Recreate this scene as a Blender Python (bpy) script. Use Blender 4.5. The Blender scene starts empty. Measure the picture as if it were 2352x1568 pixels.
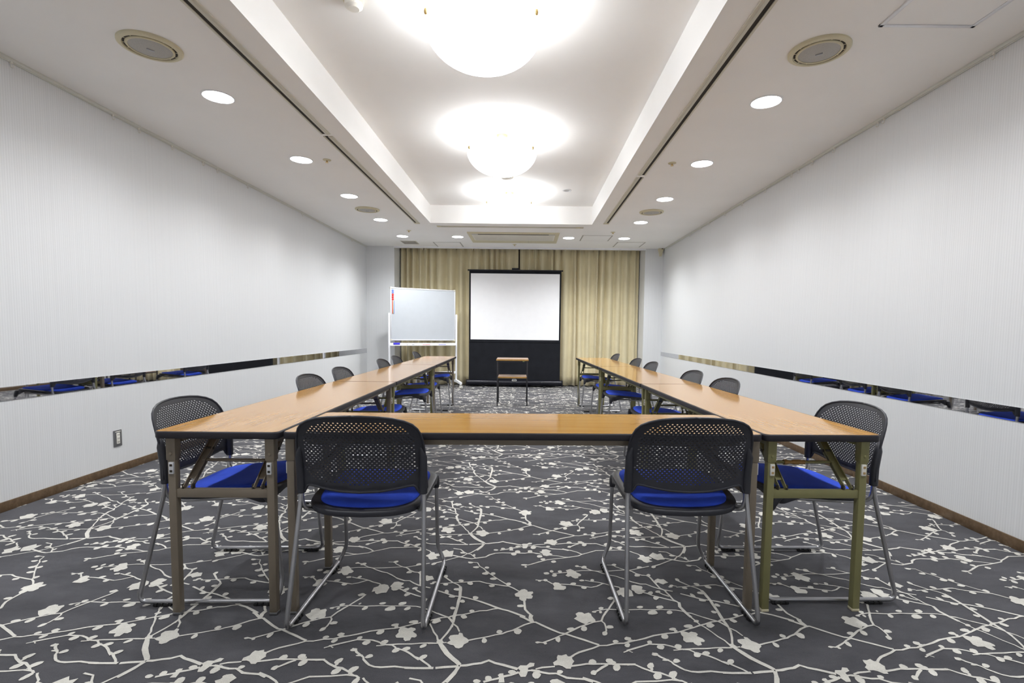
import bpy, bmesh, math, random
from mathutils import Vector, Matrix
from mathutils.geometry import delaunay_2d_cdt
random.seed(11)
PI = math.pi
EXPOSURE = 1.50
LED_W = 28.5
SC = bpy.context.scene
COL = SC.collection

# ------------------------------------------------------------------ helpers
def tag(o, label=None, cat=None, group=None, kind=None):
    if label: o['label'] = label
    if cat: o['category'] = cat
    if group: o['group'] = group
    if kind: o['kind'] = kind
    return o

def thing(name, label, cat, loc=(0, 0, 0), rz=0.0, group=None):
    o = bpy.data.objects.new(name, None); COL.objects.link(o)
    o.empty_display_size = .1
    o.location = loc; o.rotation_euler = (0, 0, rz)
    return tag(o, label, cat, group)

def copy_tree(o, parent=None):
    c = o.copy(); COL.objects.link(c)
    if parent: c.parent = parent
    for ch in list(o.children): copy_tree(ch, c)
    return c

class MB:
    """collects shapes, then becomes one mesh object"""
    def __init__(s): s.bm = bmesh.new()
    def box(s, a, b, bev=0.0, m=None, seg=2):
        x0, y0, z0 = a; x1, y1, z1 = b
        vs = [s.bm.verts.new(p) for p in ((x0,y0,z0),(x1,y0,z0),(x1,y1,z0),(x0,y1,z0),(x0,y0,z1),(x1,y0,z1),(x1,y1,z1),(x0,y1,z1))]
        fs = [s.bm.faces.new([vs[i] for i in f]) for f in ((0,3,2,1),(4,5,6,7),(0,1,5,4),(1,2,6,5),(2,3,7,6),(3,0,4,7))]
        if bev:
            es = list({e for f in fs for e in f.edges})
            r = bmesh.ops.bevel(s.bm, geom=es, offset=bev, segments=seg, profile=.5, affect='EDGES')
            vs = list({v for f in r['faces'] for v in f.verts} | {v for v in vs if v.is_valid})
        if m is not None: bmesh.ops.transform(s.bm, matrix=m, verts=vs)
        return s
    def bar(s, p, q, w, h, up=(0, 0, 1), bev=0.0):
        """box of section w x h running from p to q"""
        p, q = Vector(p), Vector(q); d = q - p; L = d.length; d.normalize()
        u = Vector(up); x = u.cross(d)
        if x.length < 1e-5: x = Vector((1, 0, 0)).cross(d)
        x.normalize(); z = d.cross(x)
        M = Matrix(((x.x, d.x, z.x, p.x), (x.y, d.y, z.y, p.y), (x.z, d.z, z.z, p.z), (0, 0, 0, 1)))
        return s.box((-w/2, 0, -h/2), (w/2, L, h/2), bev, M)
    def loft(s, rings, cap=True, close=True):
        R = [[s.bm.verts.new(p) for p in r] for r in rings]; n = len(R[0])
        for a, b in zip(R, R[1:]):
            for i in range(n if close else n-1):
                j = (i+1) % n
                s.bm.faces.new((a[i], a[j], b[j], b[i]))
        if cap:
            s.bm.faces.new(R[0][::-1]); s.bm.faces.new(R[-1])
        return s
    def tube(s, pts, r, n=10, cap=True, closed=False):
        P = [Vector(p) for p in pts]; rings = []; N = len(P)
        t0 = None; nrm = None
        for i in range(N):
            if closed: t = (P[(i+1) % N] - P[i-1])
            else: t = (P[min(i+1, N-1)] - P[max(i-1, 0)])
            t.normalize()
            if nrm is None:
                a = Vector((0, 0, 1)) if abs(t.z) < .9 else Vector((1, 0, 0))
                nrm = (a - t*a.dot(t)).normalized()
            else:
                nrm = (nrm - t*nrm.dot(t)).normalized()
            bn = t.cross(nrm)
            rr = r[i] if isinstance(r, (list, tuple)) else r
            rings.append([P[i] + (nrm*math.cos(2*PI*k/n) + bn*math.sin(2*PI*k/n))*rr for k in range(n)])
        if closed:
            rings.append(rings[0]); s.loft(rings, False); bmesh.ops.remove_doubles(s.bm, verts=s.bm.verts, dist=1e-6)
        else: s.loft(rings, cap)
        return s
    def lathe(s, prof, n=32, c=(0, 0, 0), axis='z', a0=0.0, a1=2*PI):
        full = abs(a1 - a0 - 2*PI) < 1e-6
        k = n if full else n+1
        rings = []
        for r, h in prof:
            ring = []
            for i in range(k):
                a = a0 + (a1-a0)*i/n
                x, y, z = r*math.cos(a), r*math.sin(a), h
                if axis == 'x': x, y, z = z, x, y
                elif axis == 'y': x, y, z = y, z, x
                ring.append((c[0]+x, c[1]+y, c[2]+z))
            rings.append(ring)
        s.loft(rings, False, full)
        bmesh.ops.remove_doubles(s.bm, verts=s.bm.verts, dist=1e-6)
        return s
    def prism(s, out, z0, z1):
        a = [s.bm.verts.new((x, y, z0)) for x, y in out]; b = [s.bm.verts.new((x, y, z1)) for x, y in out]
        n = len(out)
        for i in range(n): s.bm.faces.new((a[i], a[(i+1) % n], b[(i+1) % n], b[i]))
        s.bm.faces.new(a[::-1]); s.bm.faces.new(b)
        return s
    def poly(s, pts):
        s.bm.faces.new([s.bm.verts.new(p) for p in pts]); return s
    def build(s, name, mat, parent=None, ang=29, smooth=True, recalc=True):
        bm = s.bm
        if recalc: bmesh.ops.recalc_face_normals(bm, faces=bm.faces)
        th = math.radians(ang)
        for f in bm.faces: f.smooth = smooth
        if smooth:
            for e in bm.edges:
                if len(e.link_faces) == 2 and e.calc_face_angle(0) > th: e.smooth = False
        me = bpy.data.meshes.new(name); bm.to_mesh(me); bm.free()
        for m in (mat if isinstance(mat, (list, tuple)) else [mat]): me.materials.append(m)
        o = bpy.data.objects.new(name, me); COL.objects.link(o)
        if parent: o.parent = parent
        return o

def struct(o): o['kind'] = 'structure'; return o

def fillet(pts, rad, seg=6):
    P = [Vector(p) for p in pts]; out = [P[0]]
    for i in range(1, len(P)-1):
        r = rad[i] if isinstance(rad, (list, tuple)) else rad
        if r <= 0: out.append(P[i]); continue
        a = (P[i-1]-P[i]); b = (P[i+1]-P[i])
        ra = min(r, a.length*.49); rb = min(r, b.length*.49)
        A = P[i]+a.normalized()*ra; B = P[i]+b.normalized()*rb
        for k in range(seg+1):
            t = k/seg
            out.append(A*(1-t)**2 + P[i]*2*t*(1-t) + B*t*t)
    out.append(P[-1]); return out

def rrect(x0, y0, x1, y1, r, n=6):
    out = []
    for cx, cy, a0 in ((x1-r, y0+r, -PI/2), (x1-r, y1-r, 0), (x0+r, y1-r, PI/2), (x0+r, y0+r, PI)):
        for k in range(n+1):
            a = a0 + PI/2*k/n; out.append((cx+r*math.cos(a), cy+r*math.sin(a)))
    return out

# ------------------------------------------------------------------ materials
class NT:
    def __init__(s, name):
        s.m = bpy.data.materials.new(name); s.m.use_nodes = True
        s.t = s.m.node_tree; s.b = s.t.nodes['Principled BSDF']
    def n(s, typ, **kw):
        x = s.t.nodes.new(typ)
        for k, v in kw.items():
            if k in x.inputs: x.inputs[k].default_value = v
            else: setattr(x, k, v)
        return x
    def l(s, a, b): s.t.links.new(a, b)
    def coords(s, scale=(1, 1, 1), kind='Object'):
        tc = s.n('ShaderNodeTexCoord'); mp = s.n('ShaderNodeMapping'); mp.inputs['Scale'].default_value = scale
        s.l(tc.outputs[kind], mp.inputs['Vector']); return mp.outputs['Vector']
    def noise(s, vec, scale, detail=3, rough=.5):
        x = s.n('ShaderNodeTexNoise'); x.inputs['Scale'].default_value = scale
        x.inputs['Detail'].default_value = detail; x.inputs['Roughness'].default_value = rough
        s.l(vec, x.inputs['Vector']); return x.outputs['Fac']
    def ramp(s, fac, stops):
        r = s.n('ShaderNodeValToRGB'); e = r.color_ramp.elements
        while len(e) < len(stops): e.new(.5)
        for q, (p, c) in zip(e, stops): q.position = p; q.color = (*c, 1)
        s.l(fac, r.inputs['Fac']); return r.outputs['Color']
    def bump(s, h, strength, dist):
        b = s.n('ShaderNodeBump'); b.inputs['Strength'].default_value = strength; b.inputs['Distance'].default_value = dist
        s.l(h, b.inputs['Height']); s.l(b.outputs['Normal'], s.b.inputs['Normal'])

def basic(name, col, rough=.5, metal=0.0, spec=.5, var=.06, vs=9.0, bump=0.0, bs=300, **kw):
    """plain painted / moulded surface with a faint procedural variation"""
    t = NT(name); v = t.coords()
    f = t.noise(v, vs)
    lo = tuple(c*(1-var) for c in col); hi = tuple(min(1, c*(1+var)) for c in col)
    t.l(t.ramp(f, [(.3, lo), (.7, hi)]), t.b.inputs['Base Color'])
    t.b.inputs['Roughness'].default_value = rough; t.b.inputs['Metallic'].default_value = metal
    t.b.inputs['Specular IOR Level'].default_value = spec
    for k, x in kw.items(): t.b.inputs[k.replace('_', ' ')].default_value = x
    if bump: t.bump(t.noise(v, bs, 2), bump, .001)
    return t.m

def emit(name, col, strength, base=(.9, .9, .9)):
    t = NT(name)
    v = t.coords(); f = t.noise(v, 4)
    t.l(t.ramp(f, [(0, base), (1, base)]), t.b.inputs['Base Color'])
    t.b.inputs['Emission Color'].default_value = (*col, 1); t.b.inputs['Emission Strength'].default_value = strength
    return t.m

def wall_mat():
    t = NT('striped_wallpaper'); v = t.coords()
    sp = t.n('ShaderNodeSeparateXYZ'); t.l(v, sp.inputs[0])
    ad = t.n('ShaderNodeMath', operation='ADD'); t.l(sp.outputs[0], ad.inputs[0]); t.l(sp.outputs[1], ad.inputs[1])
    cb = t.n('ShaderNodeCombineXYZ'); t.l(ad.outputs[0], cb.inputs[0])
    n1 = t.noise(cb.outputs[0], 55, 3, .6)
    mu = t.n('ShaderNodeMath', operation='MULTIPLY'); mu.inputs[1].default_value = 2*PI/.0145; t.l(ad.outputs[0], mu.inputs[0])
    si = t.n('ShaderNodeMath', operation='SINE'); t.l(mu.outputs[0], si.inputs[0])
    ma = t.n('ShaderNodeMath', operation='MULTIPLY_ADD'); ma.inputs[1].default_value = .22; ma.inputs[2].default_value = 0
    t.l(si.outputs[0], ma.inputs[0])
    a2 = t.n('ShaderNodeMath', operation='ADD'); t.l(ma.outputs[0], a2.inputs[0]); t.l(n1, a2.inputs[1])
    t.l(t.ramp(a2.outputs[0], [(.25, (.655, .666, .678)), (.75, (.72, .731, .744))]), t.b.inputs['Base Color'])
    t.b.inputs['Roughness'].default_value = .62; t.b.inputs['Specular IOR Level'].default_value = .3
    t.bump(a2.outputs[0], .12, .002)
    return t.m

def carpet_mat(name, lo, hi, sheen):
    t = NT(name); v = t.coords()
    big = t.noise(t.coords((1, 2.2, 1)), 1.9, 9, .74); fine = t.noise(v, 420, 2, .7)
    mx = t.n('ShaderNodeMath', operation='MULTIPLY_ADD'); mx.inputs[1].default_value = .38; t.l(fine, mx.inputs[0])
    m2 = t.n('ShaderNodeMath', operation='MULTIPLY'); m2.inputs[1].default_value = .68; t.l(big, m2.inputs[0]); t.l(m2.outputs[0], mx.inputs[2])
    t.l(t.ramp(mx.outputs[0], [(.36, lo), (.66, hi)]), t.b.inputs['Base Color'])
    t.b.inputs['Roughness'].default_value = .95; t.b.inputs['Specular IOR Level'].default_value = .1
    t.b.inputs['Sheen Weight'].default_value = sheen; t.b.inputs['Sheen Roughness'].default_value = .5
    t.bump(fine, .5, .003)
    return t.m

def wood_mat(name, a, b, c, rough=.2, sx=90, sy=2.2, spec=.5):
    t = NT(name); v = t.coords((sx, sy, sx)); v2 = t.coords((sx*.25, sy*.6, sx*.25))
    f = t.noise(v, 1.0, 5, .65); g = t.noise(v2, 1.0, 3, .5)
    ad = t.n('ShaderNodeMath', operation='MULTIPLY_ADD'); ad.inputs[1].default_value = .6; t.l(f, ad.inputs[0])
    m2 = t.n('ShaderNodeMath', operation='MULTIPLY'); m2.inputs[1].default_value = .4; t.l(g, m2.inputs[0]); t.l(m2.outputs[0], ad.inputs[2])
    t.l(t.ramp(ad.outputs[0], [(.35, a), (.5, b), (.66, c)]), t.b.inputs['Base Color'])
    t.b.inputs['Roughness'].default_value = rough; t.b.inputs['Specular IOR Level'].default_value = spec
    return t.m

def fabric_mat(name, lo, hi, scale=900, rough=.85, sheen=.3):
    t = NT(name); v = t.coords()
    f = t.noise(v, scale, 2, .6); g = t.noise(v, 6, 2)
    ad = t.n('ShaderNodeMath', operation='ADD'); t.l(f, ad.inputs[0]); t.l(g, ad.inputs[1])
    hf = t.n('ShaderNodeMath', operation='MULTIPLY'); hf.inputs[1].default_value = .5; t.l(ad.outputs[0], hf.inputs[0])
    t.l(t.ramp(hf.outputs[0], [(.35, lo), (.65, hi)]), t.b.inputs['Base Color'])
    t.b.inputs['Roughness'].default_value = rough; t.b.inputs['Sheen Weight'].default_value = sheen
    t.b.inputs['Specular IOR Level'].default_value = .2
    t.bump(f, .35, .0015)
    return t.m

M = {}
M['wall'] = wall_mat()
M['ceil'] = basic('ceiling_paint', (.905, .90, .89), .85, spec=.15, var=.015, vs=2, bump=.05, bs=150)
M['carpet'] = carpet_mat('carpet_charcoal', (.026, .026, .032), (.092, .091, .103), .2)
M['petal'] = carpet_mat('carpet_cream', (.46, .445, .41), (.78, .76, .70), .15)
M['base'] = wood_mat('baseboard_wood', (.085, .052, .026), (.12, .075, .040), (.16, .105, .06), .4, 60, 60)
M['wood'] = wood_mat('table_laminate', (.41, .19, .026), (.48, .24, .045), (.54, .285, .065), .11, 130, 2.6, .7)
M['edge'] = basic('table_edge_rubber', (.020, .018, .024), .42, spec=.4)
M['brown'] = basic('brown_steel', (.215, .178, .135), .42, .15, bump=.05)
M['olive'] = basic('olive_steel', (.235, .222, .098), .42, .15, bump=.05)
M['darkst'] = basic('dark_hinge_steel', (.05, .043, .035), .45, .3)
M['chrome'] = basic('brushed_tube_steel', (.42, .42, .44), .28, .9, var=.04)
M['black'] = basic('black_plastic', (.026, .027, .036), .40, spec=.5, bump=.08, bs=700)
M['rub'] = basic('black_rubber', (.012, .012, .013), .5)
M['blue'] = fabric_mat('blue_seat_fabric', (.030, .074, .54), (.048, .115, .82), 1100, .9, .0)
M['white'] = basic('white_enamel', (.82, .83, .86), .3, var=.02)
M['board'] = basic('whiteboard_enamel', (.50, .53, .565), .16, var=.015)
M['alu'] = basic('aluminium_frame', (.72, .73, .76), .4, .35, var=.03)
M['screen'] = basic('screen_fabric_white', (.90, .90, .92), .9, spec=.1, var=.01)
M['scrblk'] = fabric_mat('screen_fabric_black', (.006, .007, .010), (.012, .013, .018), 500, .85, .1)
M['case'] = basic('screen_case_black', (.008, .008, .014), .3, .3)
M['cream'] = basic('cream_plastic', (.62, .57, .40), .5, var=.03)
M['cream2'] = basic('cream_aluminium', (.60, .575, .49), .5, .1, var=.03)
M['grey'] = basic('grey_grille', (.42, .41, .385), .6, var=.08, vs=200)
M['dark'] = basic('dark_slot', (.03, .024, .018), .8)
M['gold'] = basic('brass', (.62, .45, .20), .3, .9)
M['mirror'] = basic('mirror_chrome', (.66, .66, .68), .02, 1.0, var=.01)
M['railpt'] = basic('picture_rail_paint', (.64, .645, .60), .45, var=.02)
M['stainl'] = basic('satin_metal_plate', (.25, .25, .26), .35, .8)
M['ivory'] = basic('ivory_plastic', (.80, .78, .72), .4, var=.02)
M['tan'] = basic('tan_inset', (.45, .30, .13), .6)
M['tape'] = basic('brown_tape', (.30, .17, .05), .6, var=.25, vs=60)
M['curtain'] = fabric_mat('beige_curtain_satin', (.66, .585, .39), (.72, .645, .435), 420, .48, .3)
M['lining'] = fabric_mat('dark_curtain_lining', (.15, .125, .105), (.20, .17, .145), 300, .9, .1)
M['bluepl'] = basic('blue_plastic', (.05, .04, .62), .4)
M['bluelt'] = basic('pale_blue_plastic', (.18, .25, .75), .25)
M['redpl'] = basic('red_plastic', (.75, .05, .05), .35)
M['greenpl'] = basic('lime_magnet', (.55, .66, .30), .5)
M['blackpl'] = basic('marker_black', (.05, .05, .06), .4)
M['standwood'] = wood_mat('stand_wood', (.30, .19, .12), (.38, .25, .17), (.45, .31, .22), .35, 40, 40)
M['standedge'] = wood_mat('stand_edge_wood', (.40, .22, .05), (.48, .27, .07), (.55, .32, .10), .4, 60, 60)
M['frame'] = basic('charcoal_steel_frame', (.035, .035, .042), .45, .2)
M['bowl'] = emit('lit_glass_bowl', (.94, .97, 1.0), 3.0)
M['bulb'] = emit('lit_bulb', (.93, .965, 1.0), 13.0)
M['led'] = emit('lit_downlight', (.96, .98, 1.0), 9.0)

# ------------------------------------------------------------------ the room
XL, XR, Y0, YB, H, HT = -3.010, 2.488, -0.25, 9.36, 2.6115, 2.866
XC = -0.26
TX0, TX1, TY0, TY1 = -1.421, 0.905, 1.87, 7.322        # raised tray in the ceiling
AX0, AX1, YA = -2.485, 2.150, 9.90                      # curtain alcove

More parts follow.
